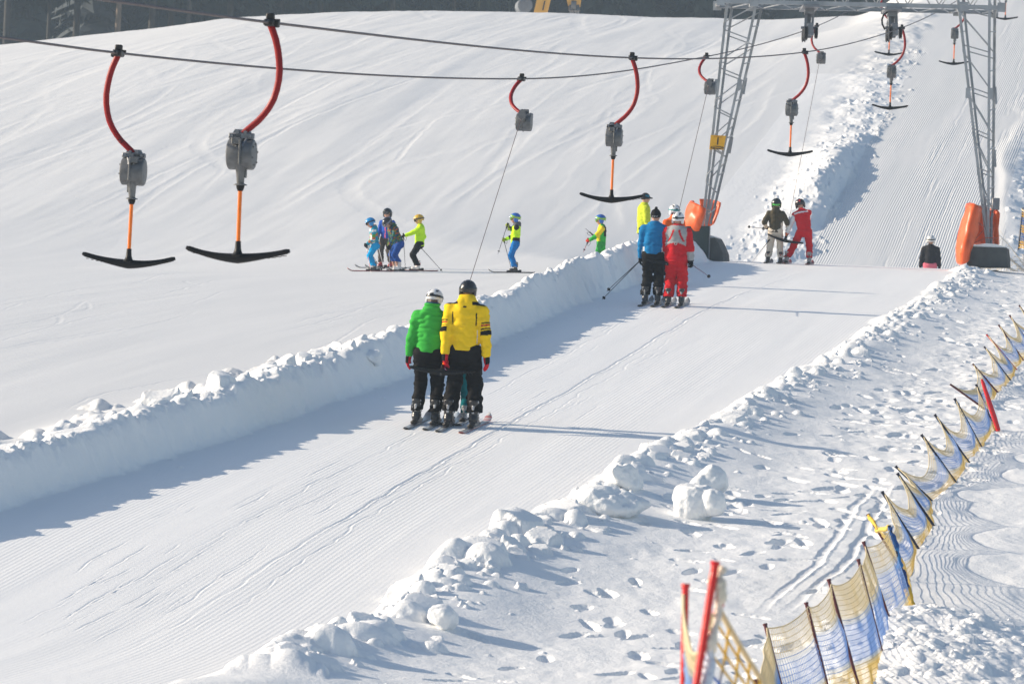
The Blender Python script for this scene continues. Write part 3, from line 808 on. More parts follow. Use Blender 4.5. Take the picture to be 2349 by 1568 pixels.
def sheaves(cx_, cyy, top, lab_hose=False):
    """pulley set hanging from the beam: cx_, cyy photo position of the cable"""
    c = P(cx_, cyy, 93.8); tp = P(top[0], top[1], 94.0)
    m = MB()
    m.box((tp[0], 94.1, tp[2]-.02), (.34, 1.5, .06)); m.box((tp[0], 94.0, tp[2]-.10), (.2, .3, .12))
    m.bar((tp[0]-.07, 93.95, tp[2]-.05), (c[0]-.05, 93.85, c[2]+.04), .05, .09); m.bar((tp[0]+.08, 93.95, tp[2]-.05), (c[0]+.10, 93.85, c[2]+.06), .05, .09)
    m.bar((tp[0], 94.05, tp[2]-.05), (c[0]+.02, 94.0, c[2]), .06, .1)
    m.box((c[0]+.03, 93.8, c[2]+.05), (.12, .75, .13), bev=.01); m.box((c[0]+.03, 93.5, c[2]-.08), (.16, .12, .14), bev=.01)
    m.box((c[0]+.06, 94.1, c[2]-.06), (.1, .12, .2), bev=.01)
    m.tube([(c[0]-.16, 93.62, c[2]+.02), (c[0]+.2, 93.62, c[2]+.02)], .03, 8)
    a = bld(m, 'sheave_assembly', M_GALV)
    for dy in (-.3, .3):
        w = MB(); w.lathe([(.03, -.05), (.12, -.045), (.165, -.03), (.13, 0), (.165, .03), (.12, .045), (.03, .05)], (c[0]-.06, 93.8+dy, c[2]-.10), (1, 0, 0), 20)
        bld(w, 'sheave', M_BLKM, a)
    w = MB(); w.lathe([(.03, -.04), (.10, -.035), (.14, -.02), (.11, 0), (.14, .02), (.10, .035), (.03, .04)], (c[0]+.17, 93.6, c[2]-.08), (1, 0, 0), 20); bld(w, 'sheave', M_BLKM, a)
    if lab_hose:
        q = [P(x, y, 93.6) for x, y in ((2036, 28), (2027, 34), (2023, 46), (2024, 56), (2030, 68))]
        bld(MB().tube(q, .02, 8), 'hose', M_BLK, a)
sheaves(1853, 68, (1857, 16)); sheaves(2046, 68, (2046, 22), True)
# number plate
M_YEL = mat('sign_yellow', lin(232, 172, 20), .5, var=.07, vscale=12); M_SBLK = mat('sign_black', (.02, .02, .02), .5); M_SGHOST = mat('sign_faded', lin(205, 146, 18), .5)
c4 = [P(x, y, 93.82) for x, y in ((1627.0, 342.5), (1659.5, 344), (1665.6, 311.5), (1630.4, 309.8))]
so_ = (c4[0]+c4[2])/2; sxv = c4[1]-c4[0]; sw_ = np.linalg.norm(sxv); sxv /= sw_; szv = (c4[3]-c4[0]); sh_ = np.linalg.norm(szv); szv /= sh_; syv = np.cross(szv, sxv); syv /= np.linalg.norm(syv)
m = MB(); th = syv*.012
vs = c4+[c+th for c in c4]
m.add(vs, [(0, 1, 2, 3), (7, 6, 5, 4), (0, 4, 5, 1), (1, 5, 6, 2), (2, 6, 7, 3), (3, 7, 4, 0)])
plate = bld(m, 'sign_plate', M_YEL, smooth=0)
fwd = np.array([0, -1., 0])
def lettering(txt, cxy, size, mt, y=.004, sx=1.):
    cu = bpy.data.curves.new('lettering', 'FONT'); cu.body = txt; cu.align_x = 'CENTER'; cu.align_y = 'CENTER'; cu.extrude = .001; cu.size = size
    cu.offset = size*.018
    ob = bpy.data.objects.new('t', cu); COL.objects.link(ob)
    me = bpy.data.meshes.new_from_object(ob.evaluated_get(bpy.context.evaluated_depsgraph_get())); bpy.data.objects.remove(ob)
    v = np.array([x.co for x in me.vertices]); fs = [tuple(p.vertices) for p in me.polygons]
    W_ = so_+(v[:, :1]*sx+cxy[0])*sxv+(v[:, 1:2]+cxy[1])*szv+(v[:, 2:]+y)*fwd
    bld(MB().add(W_, fs), 'lettering', mt, plate, smooth=0)
lettering('1', (0.0, .02), .22, M_SBLK)
m = MB(); t_ = np.linspace(0, 2*PI, 28)[:-1]
el = np.stack([np.sign(np.cos(t_))*np.abs(np.cos(t_))**.6*.142, np.sign(np.sin(t_))*np.abs(np.sin(t_))**.8*.036-.112], 1)
vs = [so_+a*sxv+b*szv+fwd*.003 for a, b in el]+[so_+a*sxv+b*szv+fwd*-.002 for a, b in el]; n_ = len(el)
m.add(vs, [tuple(range(n_)), tuple(range(2*n_-1, n_-1, -1))]+[(i, (i+1) % n_, n_+(i+1) % n_, n_+i) for i in range(n_)])
bld(m, 'lettering', M_SBLK, plate, smooth=0)
lettering('STEMAG', (0, -.112), .062, M_YEL, .006, 1.0); lettering('STÜTZE', (0, .122), .05, M_SGHOST, .004, 1.0)

# ------------------------------------------------------------------ blocks and crash mats at the feet of the pylon
M_CONC = mat('concrete', (.075, .08, .078), .85, var=.25, vscale=4, bump=.3, bscale=25); M_GREEN = mat('green_panel', (.022, .04, .04), .55, var=.15, vscale=3)
M_MAT = mat('orange_vinyl', lin(228, 92, 28), .42, var=.16, vscale=5, bump=.25, bscale=9)
M_SN2 = M_LOOSE
def px_prism(pts, d, depth, name, mt, parent=None, org=None, bev=0):
    a = np.array([P(x, y, d) for x, y in pts]); b = a+np.array([.165*depth, depth, 0]); n = len(a)
    m = MB().add(np.vstack([a, b]), [tuple(range(n)), tuple(range(2*n-1, n-1, -1))]+[(i, (i+1) % n, n+(i+1) % n, n+i) for i in range(n)])
    return m.build(name, mt, parent, smooth=0, xf=(np.eye(3), -(org if org is not None else np.zeros(3))))
fo = P(1630, 600, 93.6)
fb = tag(empty('foundation_block', fo), 'dark concrete block with a green panel under the left pylon leg', 'foundation block')
px_prism([(1560, 600), (1560, 519), (1627, 518), (1624, 600)], 93.55, .06, 'front_panel', M_GREEN, fb, fo)
px_prism([(1566, 604), (1566, 546), (1641, 545), (1650, 562), (1658, 581), (1659.5, 606)], 93.65, 1.2, 'block', M_CONC, fb, fo)
px_prism([(1568, 546), (1590, 540), (1628, 539), (1640, 543), (1641, 547)], 93.7, 1.1, 'snow_cap', M_SN2, fb, fo)
px_prism([(1624.5, 598), (1627.5, 518), (1629, 518.3), (1626.5, 598)], 93.53, .08, 'edge_strip', M_GALV, fb, fo)
fo = P(2265, 600, 92.9)
fb = tag(empty('foundation_block', fo), 'low dark concrete block under the right pylon leg, snow on its top', 'foundation block')
px_prism([(2217, 612), (2219.4, 565), (2308.5, 568), (2312, 592), (2312, 612)], 92.7, 1.1, 'block', M_CONC, fb, fo)
px_prism([(2221, 566), (2240, 561), (2262, 558), (2286, 560), (2303, 565), (2306, 568.4)], 92.72, 1.0, 'snow_cap', M_SN2, fb, fo)
def crash_mat(name, lab, spines, th, width_dir, hh):
    pass
def sheet(rows_px, name, lab, th=.10, wr=.035):
    """thick padded sheet lofted through rows of (x, y, depth) photo points"""
    A = np.array([[P(*q) for q in r] for r in rows_px])
    # refine
    def ref(a, k):
        n = len(a); t = np.linspace(0, n-1, (n-1)*k+1); i = np.minimum(t.astype(int), n-2); f = (t-i)
        p = lambda j: a[np.clip(j, 0, n-1)]
        f = f.reshape(-1, *([1]*(a.ndim-1)))
        p0, p1, p2, p3 = p(i-1), p(i), p(i+1), p(i+2)
        return .5*(2*p1+(p2-p0)*f+(2*p0-5*p1+4*p2-p3)*f**2+(3*p1-p0-3*p2+p3)*f**3)
    A = ref(A, 8); A = np.swapaxes(ref(np.swapaxes(A, 0, 1), 8), 0, 1)
    nu, nv = A.shape[:2]
    N_ = np.cross(np.gradient(A, axis=0), np.gradient(A, axis=1)); N_ /= np.linalg.norm(N_, axis=2, keepdims=True)+1e-9
    u = np.linspace(0, 1, nu)[:, None]; v = np.linspace(0, 1, nv)[None]
    puff = th*.5*(np.minimum(1, 14*np.minimum(np.minimum(u, 1-u), np.minimum(v, 1-v)))**.5)
    wrk = wr*(noise3(A[..., 0]*7, A[..., 1]*7, A[..., 2]*3+3)-.5*np.abs(noise3(A[..., 0]*11+A[..., 2]*6, A[..., 1]*9, A[..., 2]*5+1)))
    f_ = A+N_*(puff+wrk)[..., None]; b_ = A-N_*(puff-wrk)[..., None]
    fs = []
    for i in range(nu-1):
        for j in range(nv-1):
            a = i*nv+j; fs.append((a, a+1, a+nv+1, a+nv)); a += nu*nv; fs.append((a, a+nv, a+nv+1, a+1))
    return f_, b_, fs, nu, nv
def pad(name, lab, panels, org):
    root = tag(empty(name, org), lab, 'crash mat')
    for pn, rws, th in panels:
        f_, b_, fs, nu, nv = sheet(rws, pn, lab, th)
        m = MB(); m.add(np.concatenate([f_.reshape(-1, 3), b_.reshape(-1, 3)]), fs)
        m.build(pn, M_MAT, root, smooth=70, xf=(np.eye(3), -org))
    return root
o_ = P(1610, 520, 93.6)
lm = pad('crash_mat', 'orange padded mat wrapped round the foot of the left pylon leg', [
    ('padded_sheet', [[(1590, 459, 94.5), (1588, 462, 93.9), (1606, 470, 93.55), (1620, 477, 93.5)], [(1578, 490, 94.5), (1577, 492, 93.8), (1596, 498, 93.45), (1614, 502, 93.4)], [(1578, 520, 94.5), (1574, 522, 93.8), (1590, 530, 93.6), (1604, 532, 93.6)]], .07),
    ('padded_sheet', [[(1606, 456, 94.9), (1630, 457, 95.0), (1652, 464, 94.8)], [(1606, 480, 94.9), (1632, 482, 95.0), (1650, 480, 94.8)], [(1600, 520, 94.9), (1624, 522, 95), (1634, 508, 94.8)]], .06)], o_)
MB().tube([P(x, y, 93.4) for x, y in ((1622, 480), (1630, 483), (1631, 488), (1624, 490))], .012, 6).build('strap', mat('strap', (.5, .35, .28), .7), lm, xf=(np.eye(3), -o_))
o_ = P(2230, 600, 92.8)
rm = pad('crash_mat', 'tall bulging orange padded mat leaning against the right pylon leg', [
    ('padded_sheet', [[(2249, 474, 93.0), (2238, 468, 92.75), (2229, 466, 93.1), (2228, 465, 93.6)], [(2240, 520, 92.9), (2225, 520, 92.6), (2213, 520, 93.0), (2212, 518, 93.6)], [(2228, 560, 92.65), (2214, 566, 92.45), (2203, 564, 92.9), (2204, 562, 93.6)], [(2219, 600, 92.6), (2210, 606, 92.5), (2203, 607, 92.9), (2206, 603, 93.6)]], .14),
    ('padded_sheet', [[(2240, 470, 93.9), (2262, 474, 94.1), (2284, 482, 93.9)], [(2236, 515, 93.9), (2258, 520, 94.1), (2286, 522, 93.9)], [(2230, 560, 93.9), (2256, 562, 94.1), (2286, 560, 93.9)]], .08),
    ('padded_sheet', [[(2281, 484, 93.5), (2287, 482, 93.3), (2294, 486, 93.6)], [(2280, 520, 93.5), (2286, 522, 93.3), (2288, 528, 93.6)], [(2280, 560, 93.5), (2286, 562, 93.3), (2289, 562, 93.6)]], .08)], o_)
m_ = mat('strap_red', (.4, .09, .05), .7)
for a, b in (((2228, 558), (2257, 527)), ((2226, 561), (2262, 545)), ((2240, 508), (2258, 520)), ((2262, 545), (2288, 546))):
    MB().tube([P(*a, 92.75), P(*b, 92.9)], .010, 6).build('strap', m_, rm, xf=(np.eye(3), -o_))
# ================================================================== PEOPLE
M_FAB = mat('ski_fabric', vcol=True, rough=.75, spec=.08, bump=.15, bscale=90, var=.05, vscale=25)
M_HARD = mat('helmet_shell', vcol=True, rough=.28, spec=.5, coat=.25)
M_BOOT = mat('boot_shell', vcol=True, rough=.3, spec=.5)
M_SKIN = mat('skin', (.55, .30, .21), .55, var=.06)
M_LENS = mat('goggle_lens', vcol=True, rough=.15, spec=.7)
M_SKI = mat('ski_top', vcol=True, rough=.3, coat=.3)
M_POLE = mat('pole_shaft', vcol=True, rough=.35, metal=.2)
BLK = (.007, .007, .008)
def nz(v): v = np.asarray(v, float); return v/(np.linalg.norm(v)+1e-12)
def rotz(a): c, s = math.cos(a), math.sin(a); return np.array([[c, -s, 0], [s, c, 0], [0, 0, 1.]])
def rotx(a): c, s = math.cos(a), math.sin(a); return np.array([[1, 0, 0], [0, c, -s], [0, s, c]])
def roty(a): c, s = math.cos(a), math.sin(a); return np.array([[c, 0, s], [0, 1, 0], [-s, 0, c]])
def elbow(S, Hn, l1, l2, hint):
    d = Hn-S; L = np.linalg.norm(d)
    if L > (l1+l2)*.995: Hn = S+d/L*(l1+l2)*.995; d = Hn-S; L = np.linalg.norm(d)
    a = (l1*l1-l2*l2+L*L)/(2*L); h = math.sqrt(max(l1*l1-a*a, 1e-6))
    u = d/L; n = nz(np.asarray(hint)-u*np.dot(hint, u))
    return S+u*a+n*h, Hn
def hand_sdf(w, f, e, n, curl, k=1., fat=1.25):
    """palm, four separate bent fingers, thumb from the side of the palm, cuff"""
    w = np.asarray(w, float)
    Rm = np.stack([e, f, n], 1)
    segs = []
    for i, L in enumerate((.068, .078, .073, .056)):
        b = w+k*(f*.088+e*(.034-.0225*i))
        c1, c2 = curl*(.8+.08*i), curl*(1.9+.1*i)
        m = b+k*L*.52*(f*math.cos(c1)+n*math.sin(c1)); t = m+k*L*.5*(f*math.cos(c2)+n*math.sin(c2))
        segs.append((b, m, t))
    tb = w+k*(f*.028+e*.034); tm = tb+k*.042*nz(e*.62+f*.7+n*.3); tt = tm+k*.036*nz(e*.15*(1-curl)+f*.8+n*(.3+.5*curl))
    def f_(p):
        d = ell(p, w+f*.052*k, (.044*k, .058*k, .025*k*fat), Rm)
        for b, m, t in segs:
            q = np.minimum(rcone(p, b, m, .0118*k*fat, .0112*k*fat), rcone(p, m, t, .0112*k*fat, .0095*k*fat))
            d = smin(d, q, .008*k)
        q = np.minimum(rcone(p, tb, tm, .0155*k*fat, .0135*k*fat), rcone(p, tm, tt, .0135*k*fat, .011*k*fat))
        d = smin(d, q, .014*k)
        d = smin(d, rcone(p, w-f*.075*k, w+f*.02*k, .046*k, .036*k), .015*k)
        return d
    return f_, w-f*.09*k, w+f*.2*k
def mesh_obj(name, V, Q, mats, parent, colr=None, smooth=180):
    me = bigmesh(name, V, Q); 
    for m in (mats if isinstance(mats, list) else [mats]): me.materials.append(m)
    if colr is not None: setcol(me, np.clip(colr, 0, 1))
    o = bpy.data.objects.new(name, me); COL.objects.link(o); o.parent = parent
    return o
PERSONS = {}
def person(key, label, px, d, s, head=HEAD, hs=1., hip=(0, 0, 0), lean=0, side=0, yaw=0, pitch=0, stance=.26, toe=0, feet=None, kneef=.03,
           hl=(-.27, .03, .80), hr=(.27, .03, .80), cl=.5, cr=.5, fl=None, fr=None, nl=None, nr=None, jc=None, tc=BLK, hc=BLK, gc=BLK, bc=(.03, .03, .035), buck=(.35, .35, .36),
           strap=BLK, lens=(.05, .05, .06), hem=-.06, bulk=1., hood=True, hat=None, hair=None, res=.012, group=None, hint=(0, -1, -.2), cuff=.155, hoodc=None, collarc=None, visor=False, hidden_hands=(), bh=0.):
    bx = P(px[0], px[1], d); x0, y0 = bx[0], d
    z0 = Gz(x0, y0)
    got = P(0, 0, 1.)
    root = tag(empty('person', (x0, y0, z0)), label, 'person', group)
    Rh = rotz(-head)
    O = np.array([0, 0, .02])
    LOCW = lambda p: (Rh@(np.asarray(p, float)*s))+O        # canonical -> root space
    PV = np.array([0, 0, .95])+np.array(hip, float)
    Rt = roty(R(side))@rotx(-R(lean))
    Ti = lambda q: PV+Rt@np.asarray(q, float)                # torso frame -> canonical
    Tq = lambda p: (p-PV)@Rt                                 # canonical -> torso frame
    HC = np.array([0, .025, .70]); Rhd = rotz(-R(yaw))@rotx(-R(pitch)); NK = np.array([0, .0, .585])
    Hq = lambda q: ((q-NK)@Rhd)/hs+np.array([0, 0, .585])    # torso frame -> head frame
    ft = feet or ((-stance/2, 0), (stance/2, 0))
    A = [np.array([f[0], f[1], .0]) for f in ft]
    HJ = [PV+np.array([sx*.095, 0, -.03]) for sx in (-1, 1)]
    K = []
    for i in (0, 1):
        top, bot = HJ[i], A[i]+np.array([0, -.03, .12])
        k_, _ = elbow(top, bot, .43, .42, (0, 1, 0)) if True else None
        K.append(k_)
    SH = [Ti((sx*.19*bulk**.5, -.01, .452)) for sx in (-1, 1)]
    HN_ = [np.array(hl, float), np.array(hr, float)]; EL_ = []
    for i in (0, 1):
        h_ = np.array(hint, float)+np.array([(-.5, .5)[i], 0, 0])
        e_, HN_[i] = elbow(SH[i], HN_[i], .285, .27, h_); EL_.append(e_)
    g = res/s
    rnd = np.random.default_rng(abs(hash(key)) % 1000 if False else sum(map(ord, key)))
    o3 = rnd.random(3)*40
    # ---- jacket
    def torso(p):
        q = Tq(p); qa = q*np.array([1, 1.32, 1], np.float32)
        t = rcone(qa, (0, 0, hem-.05), (0, .01, .22), .192*bulk, .182*bulk)
        t = smin(t, rcone(qa, (0, .0, .22), (0, -.01, .40), .182*bulk, .185*bulk), .05)
        t = smin(t, np.minimum(rcone(q, (0, -.01, .49), (-.15*bulk, -.01, .435), .085, .082), rcone(q, (0, -.01, .49), (.15*bulk, -.01, .435), .085, .082)), .09)
        t = smin(t, rcone(q, (0, -.005, .49), (0, .01, .60), .088, .078), .05)
        if hood:
            t = smin(t, smin(ell(q, (0, -.105, .535), (.125, .066, .085)), ell(q, (0, -.05, .605), (.112, .098, .062)), .05), .03)
        t = smax(t, q[:, 2]-(.655 if hood else .625), .012)
        return t
    def arm(p, i):
        u = rcone(p, SH[i], EL_[i], .086*bulk, .073*bulk); l = rcone(p, EL_[i], HN_[i]+(EL_[i]-HN_[i])*.12, .072*bulk, .058*bulk)
        return smin(u, l, .03)
    def folds(p, a):
        n = noise3(p[:, 0]*7+o3[0], p[:, 1]*7+o3[1], p[:, 2]*17+o3[2])
        n2 = noise3(p[:, 0]*15+o3[1]+p[:, 2]*9, p[:, 1]*15, p[:, 2]*26+o3[0])
        return a*(1-2.2*np.abs(n))+a*.45*n2
    def jac(p):
        t = torso(p)+folds(p, .0115); q = Tq(p)
        t = smax(t, hem-q[:, 2]+.006*noise2(q[:, 0]*9, q[:, 1]*9), .008)
        a0 = arm(p, 0); a1 = arm(p, 1)
        return smin(t, np.minimum(a0, a1)+folds(p, .010), .03)
    pts = np.array(SH+EL_+HN_+[Ti((sx*.24*bulk, sy, z)) for sx in (-1, 1) for sy in (-.24, .22) for z in (hem-.03, .64)])
    V, Q = surface_nets(jac, pts.min(0)-.12, pts.max(0)+.12, g)
    t = torso(V.astype(np.float32)); aa = np.stack([arm(V.astype(np.float32), i) for i in (0, 1)], 1)
    which = np.where(t < aa.min(1)+.006, 0, 1+aa.argmin(1))
    ta = np.zeros(len(V))
    for i in (0, 1):
        d1 = EL_[i]-SH[i]; d2 = HN_[i]-EL_[i]
        k1 = np.clip((V-SH[i])@d1/(d1@d1), 0, 1); k2 = np.clip((V-EL_[i])@d2/(d2@d2), 0, 1)
        ta = np.where(which == i+1, k1*.5+k2*.5, ta)
    q = Tq(V)
    C = np.tile(np.array((.5, .5, .5)), (len(V), 1))
    C = jc(q, which, ta, C) if callable(jc) else np.tile(np.array(jc), (len(V), 1))
    if hoodc is not None: C[(which == 0) & (q[:, 2] > .625) & (q[:, 1] < .1)] = hoodc
    to = lambda V: (V*s)@Rh.T+O
    mesh_obj('jacket', to(V), Q, M_FAB, root, C)
    # ---- trousers
    def tro(p):
        q = Tq(p)*np.array([1, 1.25, 1], np.float32)
        t = rcone(q, (0, 0, .02), (0, -.01, -.05), .150*bulk, .165*bulk)
        for i in (0, 1):
            t = smin(t, rcone(p, HJ[i], K[i], .118*bulk, .092*bulk), .04)
            b = A[i]+np.array([0, -.03, cuff-.02])
            t = smin(t, smin(rcone(p, K[i], .5*K[i]+.5*b, .092*bulk, .088*bulk), rcone(p, .5*K[i]+.5*b, b, .088*bulk, .095*bulk), .03), .03)
        t = smax(t, cuff-p[:, 2]+.012*noise3(p[:, 0]*9, p[:, 1]*9, 0*p[:, 0]+o3[0]), .01)
        t = smax(t, Tq(p)[:, 2]-max(.04, hem+.06), .01)
        return t+folds(p, .013)*np.clip((1.0-p[:, 2])*3, .3, 1)
    pts = np.array(A+K+HJ+[PV+np.array([sx*.2*bulk, sy*.2, .12]) for sx in (-1, 1) for sy in (-1, 1)])
    lo = pts.min(0)-.16; lo[2] = cuff-.06
    V, Q = surface_nets(tro, lo, pts.max(0)+.14, g)
    C = tc(V, Tq(V)) if callable(tc) else np.tile(np.array(tc), (len(V), 1))
    mesh_obj('trousers', to(V), Q, M_FAB, root, C)
    # ---- boots
    for i in (0, 1):
        a = A[i]
        Rf = rotz(-R(toe if i else -toe))
        def boot(p):
            q = (p-a)@Rf
            d_ = rcone(q, (0, -.045, .30+bh), (0, -.02, .12), .060, .062)
            d_ = smin(d_, rcone(q, (0, -.055, .075), (0, .13, .058), .056, .047), .03)
            d_ = smin(d_, sbox(q, (0, .035, .022), (.082, .31, .044), .012), .01)
            for z, y in ((.27, .0), (.225, .01), (.16, .03)):
                d_ = np.minimum(d_, sbox(q, (.058, y, z), (.022, .05, .016), .004))
            d_ = np.minimum(d_, sbox(q, (.0, .11, .105), (.10, .02, .012), .004))
            d_ = np.minimum(d_, sbox(q, (0, -.105, .20), (.03, .018, .1), .005))
            return smax(d_, q[:, 2]-.315-bh, .01)
        V, Q = surface_nets(boot, a+np.array([-.2, -.22, -.01]), a+np.array([.2, .26, .34+bh]), min(g, .011))
        q = (V-a)@Rf
        C = np.tile(np.array(bc), (len(V), 1))
        C[((np.abs(q[:, 0]) > .052) & (q[:, 2] > .12) & (np.abs((q[:, 2]*22) % 1-.5) < .28)) | ((q[:, 1] < -.098) & (q[:, 2] > .14) & (q[:, 2] < .25))] = buck
        C[q[:, 2] < .035] = (.05, .05, .05)
        mesh_obj('boot', to(V), Q, M_BOOT, root, C)
    # ---- gloves
    for i in (0, 1):
        if i in hidden_hands: continue
        f = nz(HN_[i]-EL_[i]) if (fl, fr)[i] is None else nz((fl, fr)[i])
        n = np.array((nl, nr)[i] if (nl, nr)[i] is not None else ((1, .15, 0) if i == 0 else (-1, .15, 0)), float); n = nz(n-f*np.dot(n, f))
        e = np.cross(f, n)*(1 if i == 0 else -1)
        e = nz(e)
        if (fl, fr)[i] is None and np.dot(e, (0, 1, .2)) < 0: e = -e
        hf, b0, b1 = hand_sdf(HN_[i], f, e, n, (cl, cr)[i], 1.05, 1.35)
        V, Q = surface_nets(hf, np.minimum(b0, b1)-.09, np.maximum(b0, b1)+.09, min(g*.55, .007))
        C = gc((V-HN_[i])@np.stack([e, f, n], 1)) if callable(gc) else np.tile(np.array(gc), (len(V), 1))
        mesh_obj('glove', to(V), Q, M_FAB, root, C)
    # ---- body: one continuous figure under the clothes, with the face
    def body(p):
        q = Tq(p); h = Hq(q)
        d_ = ell(h, (0, .02, .715), (.076, .096, .108))
        d_ = smin(d_, ell(h, (0, .045, .655), (.052, .062, .062)), .03)
        d_ = smin(d_, rcone(h, (0, .108, .715), (0, .128, .688), .009, .015), .014)
        for sx in (-1, 1):
            d_ = smin(d_, ell(h, (sx*.078, .005, .70), (.012, .024, .034)), .008)
            d_ = np.maximum(d_, -ell(h, (sx*.032, .117, .722), (.018, .012, .010)))
            d_ = smin(d_, ell(h, (sx*.032, .098, .722), (.012, .012, .010)), .004)
        d_ = np.maximum(d_, -ell(h, (0, .112, .648), (.022, .008, .0035)))
        d_ = d_*hs
        d_ = smin(d_, rcone(q, (0, -.01, .50), (0, .01, .64), .058, .052), .03)
        d_ = smin(d_, rcone(q*np.array([1, 1.4, 1], np.float32), (0, 0, .0), (0, 0, .40), .135, .155), .05)
        d_ = smin(d_, rcone(q, (-.13, 0, .45), (.13, 0, .45), .06, .06), .05)
        for i in (0, 1):
            d_ = smin(d_, rcone(p, SH[i], EL_[i], .048, .04), .03); d_ = smin(d_, rcone(p, EL_[i], HN_[i], .04, .028), .02)
            d_ = smin(d_, rcone(p, HJ[i], K[i], .085, .058), .04); d_ = smin(d_, rcone(p, K[i], A[i]+np.array([0, -.02, .1]), .056, .042), .03)
            d_ = smin(d_, rcone(p, A[i]+np.array([0, -.04, .06]), A[i]+np.array([0, .12, .045]), .035, .03), .02)
            d_ = smin(d_, rcone(p, HN_[i], HN_[i]+nz(HN_[i]-EL_[i])*.06, .026, .022), .01)
        return d_
    hp = Ti(NK+(np.array([0, .02, .15])*hs)@Rhd.T)
    pts = np.array(A+K+HJ+SH+EL_+HN_+[hp, PV+np.array([.2, .2, 0]), PV-np.array([.2, .2, 0])])
    V, Q = surface_nets(body, pts.min(0)-np.array([.12, .12, .03]), pts.max(0)+.16*hs, max(g, .0135))
    mesh_obj('body', to(V), Q, M_SKIN, root)
    # ---- helmet or hat
    hh = lambda p: Hq(Tq(p))
    def shell(h, o=0.):
        b = ell(h, (0, .008, .725), (.118+o, .142+o, .128+o))
        return b
    def helm(p):
        h = hh(p)
        if hat:
            b = ell(h, (0, .008, .735), (.098, .115, .115))
            b = smax(b, (.685+.25*h[:, 1])-h[:, 2], .012)
            if hat == 'pom': b = smin(b, ell(h, (0, 0, .862), (.03, .03, .028)), .012)+.004*noise3(h[:, 0]*60, h[:, 1]*60, h[:, 2]*25)
            if hat == 'cap': b = smin(b, smax(ell(h, (0, .13, .74), (.075, .07, .02)), -(h[:, 1]-.08), .01), .015)
            return b*hs
        b = smax(shell(h), (.705+.42*h[:, 1])-h[:, 2], .012)
        for sx in (-1, 1): b = smin(b, ell(h, (sx*.092, -.005, .675), (.028, .058, .066)), .02)
        if visor: b = smin(b, smax(ell(h, (0, .12, .765), (.09, .06, .018)), .08-h[:, 1], .01), .01)
        b = np.maximum(b, -(smax(np.abs(np.abs(h[:, 0])-.04)-.008, np.abs(h[:, 1]+.02)-.05, .004)+np.where(h[:, 2] > .8, 0, 1)))
        return b*hs
    r_h = .17*hs
    cpt = Ti(NK+Rhd@(np.array([0, .0, .14])*hs))
    V, Q = surface_nets(helm, cpt-.22*hs, cpt+.24*hs, min(g*.8, .011))
    h = hh(V)
    C = hc(h) if callable(hc) else np.tile(np.array(hc), (len(V), 1))
    hm = mesh_obj('hat' if hat else 'helmet', to(V), Q, M_FAB if hat else M_HARD, root, C)
    if not hat:
        def gog(p):
            h = hh(p)
            st = np.maximum(shell(h, .006), -shell(h, -.006))
            zc = .735+.10*h[:, 1]
            st = smax(st, np.abs(h[:, 2]-zc)-.020, .006)
            st = np.where(h[:, 1] > .10, np.maximum(st, .004), st)
            ln = sbox(h, (0, .118, .722), (.165, .05, .085), .024)
            ln = smax(ln, -ell(h, (0, .02, .715), (.07, .10, .1)), .005)
            return np.minimum(st, ln)*hs
        V, Q = surface_nets(gog, cpt-.22*hs, cpt+.24*hs, min(g*.8, .011))
        h = hh(V); C = np.tile(np.array(strap), (len(V), 1)); C[(h[:, 1] > .128) & (np.abs(h[:, 0]) < .072)] = lens
        mesh_obj('goggles', to(V), Q, M_LENS, hm, C)
    if hair is not None:
        def hr_(p):
            h = hh(p)
            b = smin(ell(h, (0, -.055, .655), (.078, .05, .07)), ell(h, (.02, -.075, .60), (.055, .035, .06)), .03)
            return (b+.008*noise3(h[:, 0]*50, h[:, 1]*50, h[:, 2]*9))*hs
        V, Q = surface_nets(hr_, cpt-.28*hs, cpt+.2*hs, min(g*.8, .011))
        mesh_obj('hair', to(V), Q, mat('hair', hair, .6), root)
    W_ = lambda p: np.array([x0, y0, z0])+LOCW(p)
    PERSONS[key] = dict(W=W_, hands=[W_(HN_[i]) for i in (0, 1)], feet=[W_(a) for a in A], head=head, s=s, root=root, toe=toe, grip=[W_(HN_[i]+(HN_[i]-EL_[i])/np.linalg.norm(HN_[i]-EL_[i])*.06) for i in (0, 1)])
    # check against the photo
    v = np.array([x0, y0, z0]); rx = (v[0]*CR+v[2]*SR)/v[1]*F+CX; ry = CY-(-v[0]*SR+v[2]*CR)/v[1]*F
    print('person', key, 'feet at', round(rx), round(ry), 'wanted', px)
    return root
